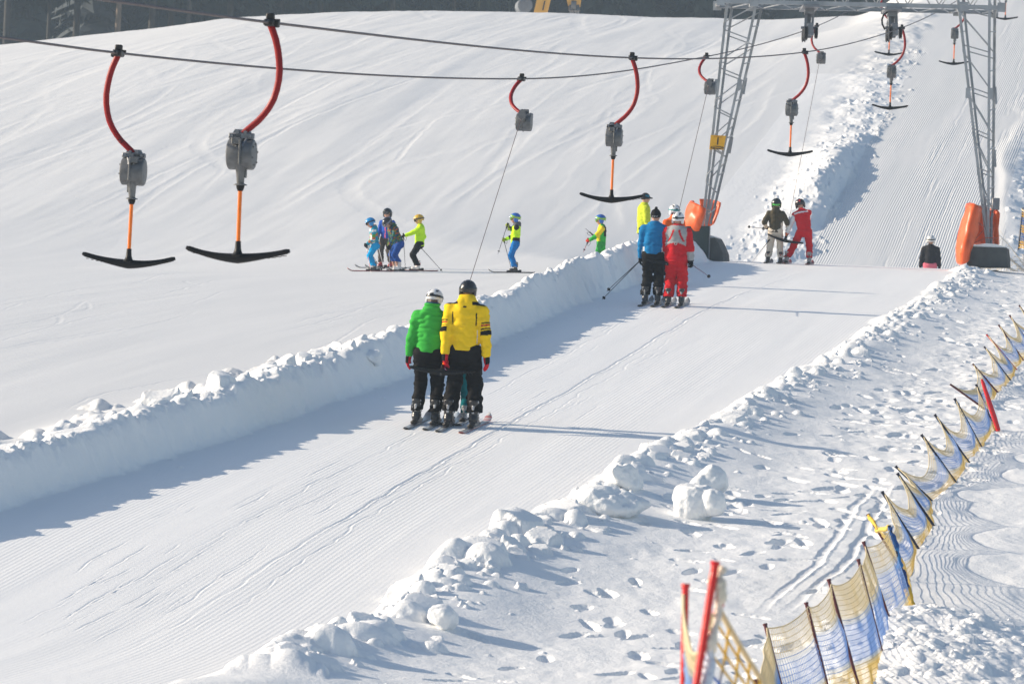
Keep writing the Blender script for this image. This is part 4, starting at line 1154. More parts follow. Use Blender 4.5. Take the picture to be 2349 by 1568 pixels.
def ski(key, i, L, top, base, label, tipc=None, off=0., yawo=0., cat='ski', group=None):
    f = PERSONS[key]['feet'][i]; h = PERSONS[key]['head']+R(yawo)
    fw = np.array([math.sin(h), math.cos(h), 0]); sd_ = np.array([math.cos(h), -math.sin(h), 0])
    c = np.array([f[0], f[1], 0.])+fw*off
    t = np.linspace(0, 1, 41); y = (-.44+t)*L
    wd = .5*np.interp(t, [0, .02, .1, .45, .85, .95, .99, 1], [.055, .085, .084, .066, .096, .092, .05, .015])
    if L < 1.2: wd = wd*.95
    zg = np.array([Gz(*(c+fw*a)[:2]) for a in (-.3*L, 0, .35*L)])
    cf = np.polyfit([-.3*L, 0, .35*L], zg, 1)
    zc = np.polyval(cf, y)+.014+np.where(t > .86, ((t-.86)/.14)**2*.085*min(1, L/1.4), 0)+np.where(t < .03, .01*(1-t/.03), 0)
    vs = []; cs = []
    for k in range(41):
        for sx, dz in ((-1, -.009), (-1, .003), (-.8, .009), (.8, .009), (1, .003), (1, -.009)):
            vs.append(c+fw*y[k]+sd_*wd[k]*sx+np.array([0, 0, zc[k]+dz]))
            cc = top if callable(top) is False else top(t[k], sx)
            if tipc is not None and t[k] > .84: cc = tipc if not callable(tipc) else tipc(t[k], sx)
            cs.append(cc if dz > -.005 else base)
    fs = [(k*6+j, k*6+(j+1) % 6, k*6+6+(j+1) % 6, k*6+6+j) for k in range(40) for j in range(6)]+[(0, 1, 2, 3, 4, 5), tuple(240+j for j in (5, 4, 3, 2, 1, 0))]
    org = np.array([f[0], f[1], Gz(f[0], f[1])])
    m = MB(); m.add(np.array(vs)-org, fs); m.c = [np.array(cs)]
    o = m.build('ski', M_SKI, None, smooth=50, vcol=True); o.location = org; tag(o, label, cat, group)
    b = MB(); s_ = PERSONS[key]['s']
    sl = cf[0]
    M3 = np.stack([sd_, nz(fw+np.array([0, 0, sl])), nz(np.cross(sd_, nz(fw+np.array([0, 0, sl]))))], 1)
    for nm, bxs in (('toe_binding', ((.20*s_, (.075, .07, .03)),)), ('heel_binding', ((-.14*s_, (.08, .12, .035)), (-.18*s_, (.05, .06, .06))))):
        b = MB()
        for yy, dm in bxs: b.box(c+fw*yy+np.array([0, 0, np.polyval(cf, yy)+.04])-org, dm, rot=M3, bev=.008)
        b.build(nm, M_BLKM, o)
    return o
def pole(hand, tip, label, colr=(.05, .05, .055), grp=None, straps=True, rad=.008, basket=True, gripc=BLK, name='ski_pole'):
    hand = np.asarray(hand, float); tip = np.asarray(tip, float); u = nz(tip-hand); L = np.linalg.norm(tip-hand)
    o = tag(empty(name, tip), label, 'ski pole', grp)
    a = hand-tip
    n = 14; t = np.linspace(0, 1, n)
    m = MB(); m.tube(a+u*.02+np.outer(t, u*(L-.02)), np.linspace(rad, rad*.6, n), 7)
    m.c = [np.array([colr if not callable(colr) else colr(x) for x in np.repeat(t, 7)])]
    m.build('shaft', M_POLE, o, vcol=True)
    m = MB(); m.tube([a-u*.07, a-u*.06, a-u*.02, a+u*.03, a+u*.07], [.012, .020, .015, .016, .012], 8); g = m.build('grip', M_BLK, o)
    if straps:
        s1 = nz(np.cross(u, (0.3, 1, .2)))
        q = [a-u*.05, a-u*.02+s1*.05, a+u*.05+s1*.07, a+u*.11+s1*.045, a+u*.07+s1*.015, a-u*.04]
        MB().tube(q, .005, 5).build('strap', M_BLK, g)
    if basket:
        m = MB(); m.lathe([(.008, -.012), (.028, 0), (.030, .004), (.012, .012)], -u*.065, u, 14); m.build('basket', M_BLK, o)
    return o
# ------------------------------------------------------------------ the cast
YEL = (.86, .57, .012); GRN = (.045, .40, .055); RED = (.58, .012, .02); WHT = (.78, .79, .8); GRY = (.36, .365, .37)
BLU = (.006, .17, .40); NEO = (.56, .92, .02); LIM = (.50, .58, .035); OLV = (.075, .062, .038); CRM = (.66, .58, .48)
def j_yellow(q, w, t, C):
    C[:] = YEL; x, y, z = q.T; b = y < .02; tor = w == 0
    C[(z > .515-.0*x) & (np.abs(x) > .10) & (w != 0) & (y > -.09) & (t < .12)] = BLK
    C[tor & (np.abs(x) > .09) & (z > .52) & (z < .56) & b] = BLK
    ln = .118+.03*(z-.30)/.12
    C[tor & b & (np.abs(np.abs(x)-.145) < .0075) & (z > .27) & (z < .43)] = BLK
    C[tor & (np.abs(x) > .150) & (z < .045)] = BLK
    C[tor & b & (np.abs(np.abs(x)-.165) < .005) & (z > .06) & (z < .22)] = (.55, .55, .55)
    C[tor & b & (np.abs(z-.495) < .009) & (np.abs(x) < .022)] = BLK
    out = np.abs(x) > .205
    C[(w > 0) & out & (np.abs(t-.265) < .014)] = BLK; C[(w > 0) & out & (np.abs(t-.315) < .018)] = (.45, .02, .03)
    C[(w > 0) & out & (np.abs(t-.44) < .065) & (np.sin(t*80+z*40) > -.75)] = BLK
    return C
def g_redblk(h):
    C = np.tile(np.array((.55, .012, .025)), (len(h), 1)); C[(h[:, 2] < .004) & (h[:, 1] > -.02) & (h[:, 1] < .09)] = BLK; C[np.abs(h[:, 1]+.012) < .006] = (.6, .6, .6); return C
def h_white(h):
    C = np.tile(np.array((.72, .73, .74)), (len(h), 1)); x, y, z = h.T
    C[(z > .785) & (np.abs(np.abs(x)-.055) < .013) & (y < .03) & (y > -.10)] = (.05, .05, .06)
    C[(np.abs(z-.74) < .02) & (np.abs(x) < .03) & (y < -.1)] = (.02, .02, .02)
    return C
def h_black(h):
    C = np.tile(np.array((.012, .012, .014)), (len(h), 1)); x, y, z = h.T
    C[(z > .80) & (np.abs(np.abs(x)-.05) < .006) & (np.abs(y) < .06)] = (.05, .05, .055); return C
def kn_patch(V, q): 
    return np.tile(np.array((.008, .0075, .008)), (len(V), 1))
D1 = 52.6
person('green', 'person in green ski jacket and white helmet, seen from behind beside the yellow jacket', (977, 972), D1, .915, side=3, yaw=12, pitch=12, lean=2,
       stance=.255, hip=(.0, 0, 0), hl=(-.285, .04, .80), hr=(.16, .20, .98), hs=.92, jc=GRN, tc=kn_patch, hc=h_white, gc=g_redblk, bc=(.03, .03, .03), buck=(.5, .5, .5), hem=-.03,
       bulk=.98, hair=(.10, .055, .03), res=.0085, hoodc=(.012, .055, .12), cl=.35)
person('yellow', 'person in yellow ski jacket with black patches and black helmet, seen from behind', (1058, 976), D1-.15, .99, side=1.5, yaw=-4, pitch=3, stance=.31,
       hl=(-.215, -.12, .80), hr=(.29, .0, .76), hs=.9, jc=j_yellow, tc=kn_patch, hc=h_black, gc=g_redblk, bc=(.02, .018, .02), buck=(.4, .4, .42), hem=-.04, bulk=1.06, res=.0085, cuff=.175, cl=.45, cr=.3)
person('child', 'small child in teal trousers, seen between the legs of the yellow jacketed adult', (1048, 972), D1+.42, .60, hs=1.2, stance=.30, jc=(.45, .01, .16), tc=(.0, .16, .19),
       hc=(.5, .1, .3), bc=(.30, .31, .33), res=.011, hl=(-.2, .2, 1.0), hr=(.2, .2, 1.0))
G1_ = 'skis of the pair in green and yellow'
sk_d = (.03, .03, .032); sk_w = (.5, .5, .5)
def tail_pat(t, sx): return (.45, .46, .46) if t < .22 and (int(t*60)+int(sx > 0)) % 3 else (.06, .06, .065)
def red_tip(t, sx): return (.5, .07, .06) if (.89 < t < .915 or .94 < t < .965) else (.62, .60, .58)
ski('green', 0, 1.55, tail_pat, BLK, 'left ski of the green jacketed skier, grey tail and dark tip', (.05, .05, .055))
ski('green', 1, 1.55, tail_pat, BLK, 'right ski of the green jacketed skier, beside the yellow jacketed skier', (.05, .05, .055))
ski('yellow', 0, 1.65, tail_pat, BLK, 'left ski of the yellow jacketed skier, under the red and black boot')
ski('yellow', 1, 1.65, tail_pat, (.4, .05, .05), 'right ski of the yellow jacketed skier with a red and white striped tip', red_tip, yawo=2)
ski('child', 0, .95, (.4, .42, .45), BLK, 'left short ski of the child in teal trousers', (.5, .55, .6))
ski('child', 1, .95, (.4, .42, .45), BLK, 'right short ski of the child in teal trousers', (.5, .55, .6))
# red heel pieces on the yellow skier's boots
# --- second pair
D2 = 73.2
def j_blue(q, w, t, C):
    C[:] = BLU; x, y, z = q.T
    C[(w > 0) & (t < .16) & (y > -.02)] = BLK
    C[(w == 0) & (np.abs(x) > .165) & (z < .12)] = (.7, .72, .75)
    C[(w == 2) & (t > .12) & (t < .5) & (x < .2)] = BLK
    C[(w == 0) & (np.abs(z-.16) < .006) & (y < 0)] = (.004, .11, .28)
    return C
def j_redgrey(q, w, t, C):
    C[:] = RED; x, y, z = q.T; b = y < .03; tor = w == 0
    C[tor & b & (z > .245-1.6*x*x)] = GRY
    c = .055+.9*np.maximum(.50-z, 0)**1.5
    C[tor & b & (np.abs(np.abs(x)-c) < .020) & (z > .27) & (z < .50)] = RED
    C[(w > 0) & (t > .66)] = GRY; C[(w > 0) & (t > .97)] = BLK
    r_ = np.hypot(x/1.25, z-.225); C[tor & b & (r_ < .024)] = (.6, .57, .52); C[tor & b & (r_ < .015)] = (.2, .01, .01)
    C[tor & (z > .585)] = RED
    return C
def h_pom(h):
    C = np.tile(np.array(BLK), (len(h), 1)); C[(h[:, 1] < -.05) & (np.abs(h[:, 2]-.70) < .010) & (np.sin(h[:, 0]*170) > .35) & (np.abs(h[:, 0]) < .06)] = (.5, .5, .5); return C
def h_cap(h):
    C = np.tile(np.array((.025, .026, .03)), (len(h), 1)); C[(h[:, 0] > .03) & (np.abs(h[:, 2]-.775) < .02) & (np.abs(h[:, 1]-.02) < .05) & (np.abs(h[:, 2]-.775)+np.abs(h[:, 1]-.02)*.5 > .012)] = (.02, .25, .4); return C
def t_blackblue(V, q):
    C = np.tile(np.array((.008, .0078, .008)), (len(V), 1)); return C
person('blue', 'person in blue ski jacket, black trousers and black bobble hat, seen from behind', (1494, 697), D2, .885, side=1.5, yaw=6, stance=.24, hl=(-.26, .10, .80), hr=(.24, .06, .84),
       jc=j_blue, tc=t_blackblue, hc=h_pom, hat='pom', gc=BLK, hem=-.02, bulk=1.08, hood=False, res=.012, bc=(.04, .04, .045), buck=(.3, .3, .3), cuff=.15)
person('red', 'person in red and grey ski jacket, red trousers and white helmet, seen from behind', (1548, 700), D2-.1, .865, side=.5, yaw=8, stance=.26, hl=(-.25, .12, .86), hr=(.30, .02, .74),
       jc=j_redgrey, tc=RED, hc=h_white, gc=BLK, hem=-.13, bulk=1.16, hood=False, res=.012, bc=(.05, .05, .05), buck=(.4, .4, .4), fr=(.2, -.3, -.9), cuff=.15, cr=1.0, hip=(-.01, 0, 0))
person('orange', 'person in white helmet and orange jacket almost hidden by the red and grey jacket', (1541, 650), 80.5, .80, hs=1.1, jc=(.75, .12, .02), tc=BLK, hc=h_white, gc=BLK, hl=(-.2, .25, 1.0), hr=(.2, .25, 1.0),
       head=R(-20), res=.018, strap=(.02, .25, .25))
for k, n in (('blue', 'blue jacketed skier'), ('red', 'red and grey jacketed skier')):
    ski(k, 0, 1.55, (.05, .05, .052), BLK, f'left ski of the {n}', (.3, .3, .3) if k == 'red' else (.03, .03, .03))
    ski(k, 1, 1.55, (.05, .05, .052), BLK, f'right ski of the {n}', (.3, .3, .3) if k == 'red' else (.03, .03, .03))
pole(PERSONS['blue']['grip'][0], P(1381.5, 686.6, 72.3), 'lower of two dark ski poles trailing from the left hand of the blue jacketed skier', straps=False)
pole(PERSONS['blue']['grip'][0]+np.array([.02, .02, .02]), P(1392.5, 667, 72.4), 'upper of two dark ski poles trailing from the left hand of the blue jacketed skier', straps=False)
pole(PERSONS['red']['grip'][1], P(1628, 635, 71.9), 'ski pole held pointing back in the right hand of the red and grey jacketed skier', straps=False, colr=(.05, .04, .06))
# --- third pair, at the pylon
D3 = 93.6
def j_olive(q, w, t, C):
    C[:] = OLV; x, y, z = q.T
    C[(w == 0) & (np.abs(x) > .165) & (z < .2)] = CRM; C[(w > 0) & (t > .55) & (t < .9)] = CRM
    C[(w == 0) & (np.abs(x) < .006) & (y < 0)] = (.04, .033, .02); return C
def j_red3(q, w, t, C):
    C[:] = RED; x, y, z = q.T
    C[(w == 0) & (np.abs(z-.47) < .02) & (y < .05)] = WHT
    C[(w > 0) & (t > .05) & (t < .93) & (np.abs(x) > .17) & (y < .08)] = WHT
    return C
def h_grn(h):
    C = np.tile(np.array((.012, .016, .013)), (len(h), 1)); C[(h[:, 1] < -.06) & (np.abs(h[:, 2]-.69) < .04) & (np.abs(h[:, 0]) < .09)] = (.08, .55, .08); return C
def h_redmark(h):
    C = np.tile(np.array((.014, .014, .014)), (len(h), 1)); C[(h[:, 1] < -.06) & (np.abs(h[:, 0]) < .018) & (h[:, 2] > .70) & (h[:, 2] < .79)] = (.5, .02, .02); C[(h[:, 1] < -.03) & (np.abs(h[:, 0]+.07) < .02) & (np.abs(h[:, 2]-.74) < .02)] = (.4, .05, .05); return C
person('olive', 'young skier in olive jacket and cream trousers with dark green helmet', (1776, 603), D3, .745, hs=1.22, stance=.36, yaw=-4, hl=(-.28, .16, 1.0), hr=(.32, .22, 1.02), jc=j_olive, tc=CRM, hc=h_grn, gc=BLK, strap=BLK,
       hem=-.10, bulk=1.08, res=.016, bc=(.04, .03, .03), buck=(.35, .08, .05), fl=(-1, .25, 0), nl=(0, 0, -1), cl=1.2, hint=(0, -.6, -.5))
person('crimson', 'skier in all red suit with white sleeve stripe bending over the slanting crossbar', (1831, 605), D3, .80, hs=1.15, feet=((-.31, 0), (.30, -.05)), hip=(.14, -.08, -.05), lean=14, side=-13, yaw=-6, hl=(-.34, .0, .76), hr=(.12, .34, .96),
       jc=j_red3, tc=(.55, .01, .018), hc=h_redmark, gc=BLK, hem=-.02, bulk=1.02, hood=False, res=.016, bc=(.35, .34, .33), buck=(.1, .02, .02))
for k, n in (('olive', 'skier in olive and cream'), ('crimson', 'skier in the all red suit')):
    for i, sd2 in ((0, 'left'), (1, 'right')): ski(k, i, 1.3, (.25, .05, .04) if k == 'crimson' else (.06, .05, .05), BLK, f'{sd2} ski of the {n}')
pole(PERSONS['olive']['grip'][0], P(1716, 520, 92.7), 'ski pole sticking out level to the left from the skier in olive', straps=False, colr=(.25, .25, .26))
pole(P(1764, 551, 93.6), P(1726, 600, 93.2), 'ski pole hanging down behind the hip of the skier in olive', straps=False, colr=lambda t: BLK if t < .35 else (.6, .6, .58), basket=False)
def j_knit(q, w, t, C):
    C[:] = (.03, .028, .032); C[(np.abs((q[:, 0]*16) % 1-.5) < .12)] = (.012, .012, .014); return C
person('pink', 'skier in black quilted jacket, pink trousers and white helmet, half hidden beyond the crest', (2131, 668), 108, .80, hs=1.15, jc=j_knit, tc=(.72, .16, .22), hc=(.7, .7, .7), gc=BLK, hl=(-.3, .02, .80), hr=(.3, .02, .80), bulk=1.1, hem=.0, hood=False, res=.018)
for i, sd2 in ((0, 'left'), (1, 'right')): ski('pink', i, 1.4, (.3, .1, .1), BLK, f'{sd2} ski of the skier in pink trousers')
# --- on the slope to the left
DK = 98.
WEST = R(-90)
def patch(cols, cx, cz, seed):
    cols = np.array(cols)
    def f(q, w, t, C):
        a = np.floor((q[:, 0]+q[:, 1]*.8+w*.31)/cx).astype(int)+40; b = np.floor((q[:, 2]+.03*np.sin(q[:, 0]*20))/cz).astype(int)+40
        return cols[(_pt[(_pt[a & 255]+b*7+seed) & 255]) % len(cols)].astype(float)
    return f
person('lime', 'man in lime jacket and dark cap standing behind the snow bank, looking right', (1472, 626), 100, .935, head=R(72), jc=LIM, tc=BLK, hat='cap', hc=h_cap, gc=BLK, hood=False, hem=-.15, bulk=1.08, res=.016, hl=(-.26, .06, .80), hr=(.26, .06, .80), pitch=6)
def j_gy(q, w, t, C):
    C[:] = (.035, .42, .055); C[(w > 0) & (t < .52)] = (.80, .62, .02); C[(w == 0) & (q[:, 1] < -.07) & (q[:, 2] > .2)] = BLK; C[(w == 0) & (q[:, 1] > .05) & (q[:, 2] > .05)] = (.78, .6, .02); return C
def h_bluelime(h):
    C = np.tile(np.array((.02, .13, .50)), (len(h), 1)); C[np.abs(h[:, 2]-.74-.55*(h[:, 1])) < .022] = (.25, .50, .05); return C
person('parrot', 'child in green and yellow jacket behind the bank, holding up a ski pole', (1377, 613), DK, .70, hs=1.28, head=WEST, jc=j_gy, tc=(.03, .3, .06), hc=h_bluelime, strap=(.25, .5, .05), gc=(.55, .05, .03), hl=(-.16, .38, 1.02), hr=(.05, .36, 1.05), cl=1.3, cr=1.3,
       res=.014, bulk=1.05, pitch=14, hood=False, hem=-.26)
def j_neon(q, w, t, C):
    C[:] = NEO; x, y, z = q.T
    C[(w > 0) & (t < .26)] = BLK; C[(w > 0) & (t > .62) & (t < .8)] = BLK; C[(w == 0) & (z < .14) & (z > .0) & (y < .1)] = BLK; C[(w == 0) & (z > .50)] = (.12, .12, .13); C[(w == 1)] = (.02, .02, .02); return C
person('wasp', 'child in neon yellow and black jacket, blue trousers and blue helmet, standing alone with poles', (1180, 620), DK, .71, hs=1.28, head=WEST, jc=j_neon, tc=(.005, .16, .48), hc=h_bluelime, strap=(.3, .5, .06), gc=(.35, .42, .03), hr=(.10, .32, 1.02), hl=(-.02, .24, 1.42), cl=1.2, cr=1.3,
       res=.014, bulk=1.06, pitch=8, bc=(.03, .03, .03), hem=-.05, fl=(.2, .3, 1))
person('patchwork', 'child in teal, green and orange checked jacket, bright blue trousers and blue helmet', (856, 631), DK-.4, .655, hs=1.28, head=WEST, jc=patch([(.01, .25, .38), (.09, .33, .04), (.55, .14, .03), (.7, .72, .74), (.02, .3, .42)], .10, .085, 3), tc=(.002, .30, .62), hc=(.01, .25, .58),
       strap=BLK, lens=(.12, .06, .05), gc=(.02, .02, .02), hl=(-.12, .24, .90), hr=(.16, .24, .88), res=.014, bulk=1.07, lean=12, pitch=14, hip=(0, -.04, -.03), stance=.2, cl=1.2, cr=1.2, bc=(.05, .05, .05))
def j_pinkzip(q, w, t, C):
    C[:] = (.02, .09, .42); C[(w == 0) & (np.abs(q[:, 0]-.01*np.sin(q[:, 2]*30)) < .016) & (q[:, 1] > 0)] = (.85, .15, .18); return C
person('cobalt', 'skier in cobalt blue jacket with pink zip and black helmet, facing the camera', (884, 622), DK+2.6, .735, hs=1.22, head=R(-160), jc=j_pinkzip, tc=(.085, .07, .06), hc=h_black, gc=BLK, hl=(-.24, .18, .86), hr=(.24, .2, .86), res=.014, stance=.34, bc=(.4, .03, .03),
       lens=(.04, .04, .05), cl=1.1, cr=1.1)
person('tartan', 'child in dark multicoloured checked jacket, blue trousers and white boots, stooping', (908, 626), DK, .70, hs=1.28, head=R(-118), jc=patch([(.012, .05, .09), (.05, .15, .03), (.02, .12, .2), (.35, .09, .03), (.02, .04, .10), (.03, .12, .08), (.16, .2, .03)], .055, .05, 9), tc=(.015, .07, .30), hc=h_black, strap=(.2, .2, .25),
       gc=BLK, lean=30, pitch=20, hip=(0, -.06, -.03), hl=(-.16, .34, .74), hr=(.2, .18, .78), res=.014, bulk=1.1, bc=(.72, .71, .70), buck=(.62, .5, .48), cuff=.28, bh=.06, cl=1.1, cr=1.1)
def h_yelb(h):
    C = np.tile(np.array((.72, .45, .02)), (len(h), 1)); C[np.abs(np.sin(h[:, 1]*45+h[:, 2]*20)) < .12] = (.03, .08, .3); return C
person('lemon', 'child in plain neon yellow jacket, black trousers and yellow helmet, one hand reaching forward', (956, 622), DK+.6, .70, hs=1.25, head=WEST, jc=NEO, tc=BLK, hc=h_yelb, strap=(.04, .03, .03), lens=(.45, .3, .03), gc=BLK, hl=(-.12, .42, 1.10), hr=(.14, -.02, .90), res=.014, bulk=1.08, hem=-.12,
       pitch=16, hip=(0, -.06, -.05), bc=(.7, .66, .64), buck=(.6, .04, .03), fl=(0, 1, -.2), nl=(0, 0, -1), cl=.9, fr=(0, .5, -.6), cr=1.0, stance=.16, hood=False)
def ptip(x, y, d): return P(x, y, d)
def grnd(x, y, d):
    p = P(x, y, d); p[2] = Gz(p[0], p[1]); return p
pole(PERSONS['parrot']['grip'][0], P(1338, 578, DK-.2), 'ski pole with red lower end planted by the child in green and yellow', colr=lambda t: (.5, .04, .03) if t > .45 else (.04, .04, .04))
pole(P(1357, 536, DK), P(1343, 524, DK-.1), 'top of a ski pole held up by the child in green and yellow', basket=False)
pole(PERSONS['wasp']['grip'][0], P(1142.4, 582, DK-.1), 'ski pole with its tip in the air, held by the child in neon and black')
pole(PERSONS['wasp']['grip'][1], grnd(1175.6, 619, DK-.2), 'ski pole planted in front of the child in neon and black')
pole(PERSONS['patchwork']['grip'][1], grnd(850.4, 636, DK-.8), 'red and white ski pole planted by the child in the teal checked jacket', colr=lambda t: (.6, .6, .6) if int(t*9) % 2 else (.4, .05, .05))
pole(PERSONS['patchwork']['grip'][0], grnd(877, 615, DK+.4), 'ski pole slanting back behind the child in the teal checked jacket')
pole(PERSONS['cobalt']['grip'][1], grnd(881, 625, DK+1.5), 'pale ski pole planted by the skier in the cobalt blue jacket', colr=(.6, .6, .62))
pole(PERSONS['tartan']['grip'][0], grnd(893.5, 630, DK-.3), 'pale ski pole planted in front of the child in the dark checked jacket', colr=(.55, .5, .5))
pole(PERSONS['lemon']['grip'][1], grnd(1015.4, 626, DK+.3), 'long dark ski pole slanting back from the child in plain neon yellow')
pole(PERSONS['lemon']['grip'][0], grnd(931, 600, DK+.8), 'ski pole dangling from the forward hand of the child in plain neon yellow', straps=True)
for k, n, L, c in (('patchwork', 'child in the teal checked jacket', 1.05, (.35, .04, .04)), ('cobalt', 'skier in the cobalt blue jacket', 1.2, (.4, .4, .4)), ('tartan', 'child in the dark checked jacket', 1.1, (.3, .3, .3)), ('lemon', 'child in plain neon yellow', 1.1, (.4, .05, .04)), ('wasp', 'child in neon and black', 1.05, (.06, .05, .05)), ('parrot', 'child in green and yellow', 1.05, (.06, .3, .1))):
    for i, sd2 in ((0, 'left'), (1, 'right')): ski(k, i, L, c, BLK, f'{sd2} ski of the {n}', yawo=0 if k not in ('tartan', 'cobalt') else (28 if k == 'tartan' else 40))
for i, sd2 in ((0, 'left'), (1, 'right')): ski('lime', i, 1.5, (.1, .1, .1), BLK, f'{sd2} ski of the man in the lime jacket')
# ================================================================== SAFETY NETS
M_PD = mat('pole_navy', (.012, .014, .035), .4); M_PR = mat('pole_maroon', (.10, .012, .018), .4, var=.2, vscale=8); M_PRED = mat('pole_red', lin(214, 22, 30), .25, coat=.3, bump=.2, bscale=40)
M_NET = mat('net_cord', vcol=True, rough=.7, spec=.2)
_n = M_NET.node_tree; _t = _n.nodes.new('ShaderNodeBsdfTranslucent'); _x = _n.nodes.new('ShaderNodeMixShader'); _x.inputs[0].default_value = .4
_a = [q for q in _n.nodes if q.type == 'ATTRIBUTE'][0]; _n.links.new(_a.outputs['Color'], _t.inputs['Color'])
_n.links.new(_n.nodes['Principled BSDF'].outputs[0], _x.inputs[1]); _n.links.new(_t.outputs[0], _x.inputs[2]); _n.links.new(_x.outputs[0], _n.nodes['Material Output'].inputs['Surface'])
NB, NY, NI = (.36, .53, .84), (.85, .68, .28), (.85, .75, .52)
def ncol(v, top=NI, mid=NB, bot=NY): return np.where((v > .70)[:, None], np.array(top), np.where((v > .24)[:, None], np.array(mid), np.array(bot)))
def foot(bx, by, d=None):
    if d is None: d = ray_on(bx, by, -.05)[1]
    p = P(bx, by, d)
    return p, d
def mk_pole(t, b, d=None, dt=.06):
    p, d = foot(*b, d); q = P(t[0], t[1], d+dt)
    return p-(q-p)*.08, q
def net_panel(root, a, b, org, sag=.42, bulge=.05, cell=.05, r=.0032, cols=ncol, vtop=.97, seed=0, vlo=.06, wob=.012, nu_=None):
    """cord net between two poles (foot, top), hanging in a bow from their heads"""
    a0, a1 = a; b0, b1 = b
    H = np.linalg.norm(a1-a0)*(vtop-vlo); L = np.linalg.norm(b0-a0)
    nv = max(6, int(round(H/cell))); nu = nu_ or max(6, int(round(L/cell*.8)))
    def pt(u, v):
        u = np.asarray(u, float)[:, None]; v = np.asarray(v, float)[:, None]; vv = vlo+(vtop-vlo)*v
        p = (a0+(a1-a0)*vv)*(1-u)+(b0+(b1-b0)*vv)*u
        bow = 4*u*(1-u); bow = bow**.85
        n = noise2(u*6+seed, v*4+seed*1.3)*wob
        return p+bow*v**1.15*sag*(a0-a1)+np.array([1, .1, 0])*bulge*bow*np.sin(PI*np.clip(v, 0, 1))+n*np.array([1, 0, .6])
    m = MB(); C = []
    def strand(u, v):
        p = pt(u, v); n = len(p)
        T = np.gradient(p, axis=0); T /= np.linalg.norm(T, axis=1)[:, None]+1e-9
        s = np.cross(T, (1., 0.05, 0)); s /= np.linalg.norm(s, axis=1)[:, None]+1e-9; w = np.cross(T, s)
        vs = np.concatenate([p+s*r, p-s*r*.5+w*r*.87, p-s*r*.5-w*r*.87]).reshape(3, n, 3).transpose(1, 0, 2).reshape(-1, 3)
        fs = [(i*3+k, i*3+(k+1) % 3, i*3+3+(k+1) % 3, i*3+3+k) for i in range(n-1) for k in range(3)]
        m.add(vs, fs); C.append(np.repeat(cols(np.asarray(v)), 3, 0))
    for j in range(nv+1):
        u = np.linspace(0, 1, 22); strand(u, np.full(22, j/nv))
    for i in range(nu+1):
        v = np.linspace(0, 1, max(6, nv//2+1)); strand(np.full(len(v), i/nu), v)
    m.v = [np.concatenate(m.v)-org]; m.c = [np.concatenate(C)]
    p = pt(np.linspace(0, 1, 22), np.ones(22))-org           # hem cord
    m.tube(p, r*1.9, 5, col=NI)
    return m.build('net', M_NET, root, smooth=180, vcol=True)
def fence(lab, poles, mt, rad, org_i=0, group='safety net fences', skip=(), **k):
    org = poles[org_i][0]
    root = tag(empty('safety_net', org), lab, 'safety net', group)
    for i, (a, b) in enumerate(poles):
        m = MB(); q = np.linspace(0, 1, 7)[:, None]
        m.tube(a+(b-a)*q-org, rad, 9); m.tube([b-org, b-org+(b-a)*.018], rad*1.25, 9)
        m.build('pole', mt[i] if isinstance(mt, list) else mt, root)
        if i and i not in skip: net_panel(root, poles[i-1], poles[i], org, seed=i*1.7, **k)
    return root
pf1 = [mk_pole(t, b) for t, b in (((2362, 682), (2412, 752)), ((2338.6, 701), (2388, 775)), ((2316.6, 724), (2369, 800)), ((2291.6, 746), (2347.4, 826)), ((2264, 768), (2331, 847)), ((2258.7, 796), (2320, 874.6)), ((2232, 835), (2287, 898)), ((2181, 882), (2262, 940)))]
fence('far stretch of net fence on thin maroon poles running out of the photo at right', pf1, [M_PR, M_PR, M_PR, M_PR, M_PRED, M_PD, M_PR, M_PR], .013, sag=.45, cell=.06, r=.0038)
pf2 = [mk_pole(t, b) for t, b in (((2253, 871.5), (2290, 985.7)), ((2239.8, 883), (2281.5, 982)), ((2190.6, 915.4), (2251.7, 1026)), ((2145.4, 952), (2222, 1059)), ((2114.7, 998), (2190.6, 1103)), ((2055.4, 1070), (2134.4, 1145.5)), ((2059.8, 1086.7), (2139.7, 1201.7)), ((2024.6, 1129), (2105.9, 1256.6)), ((1991.7, 1181), (2084, 1330)))]
r2 = fence('middle stretch of yellow and blue net fence on navy poles with one thick red pole', pf2, [M_PRED]+[M_PD]*7+[M_PR], .015, org_i=3, sag=.44, cell=.05, r=.0031)
MB().tube(np.array([pf2[0][0]+(pf2[0][1]-pf2[0][0])*q for q in (.06, .3, .6, .98)])-pf2[3][0], [.03, .036, .032, .022], 9).build('pole_sleeve', M_PRED, r2)
pf3 = [mk_pole(t, b, d) for t, b, d in (((2040.5, 1208), (2098.8, 1409), None), ((1982, 1245), (2058, 1473), None), ((1970, 1286), (2037, 1549), None), ((1902, 1331.5), (1972, 1582), 33.0), ((1850, 1384.5), (1905, 1600), 31.6), ((1755.6, 1433), (1812, 1650), 30.0), ((1735, 1560), (1800, 1760), 26.), ((1960, 1880), (1950, 2250), 15.6), ((1650, 1388), (1538, 1830), 14.2))]
fence('near stretch of yellow and blue net fence on maroon poles in the lower right corner', pf3, [M_PD]+[M_PR]*7+[M_PRED], .0135, org_i=2, sag=.06, cell=.045, r=.0028, bulge=.03, skip=(7, 8))
ro = bpy.data.objects[[o.name for o in bpy.data.objects if o.get('label', '').startswith('near stretch')][0]]
orgn = pf3[2][0]
net_panel(ro, pf3[8], pf3[7], orgn, sag=.02, cell=.05, r=.0055, seed=9.1, vtop=.985, nu_=14, cols=lambda v: ncol(v, (.86, .62, .13), (.14, .32, .75), NY))
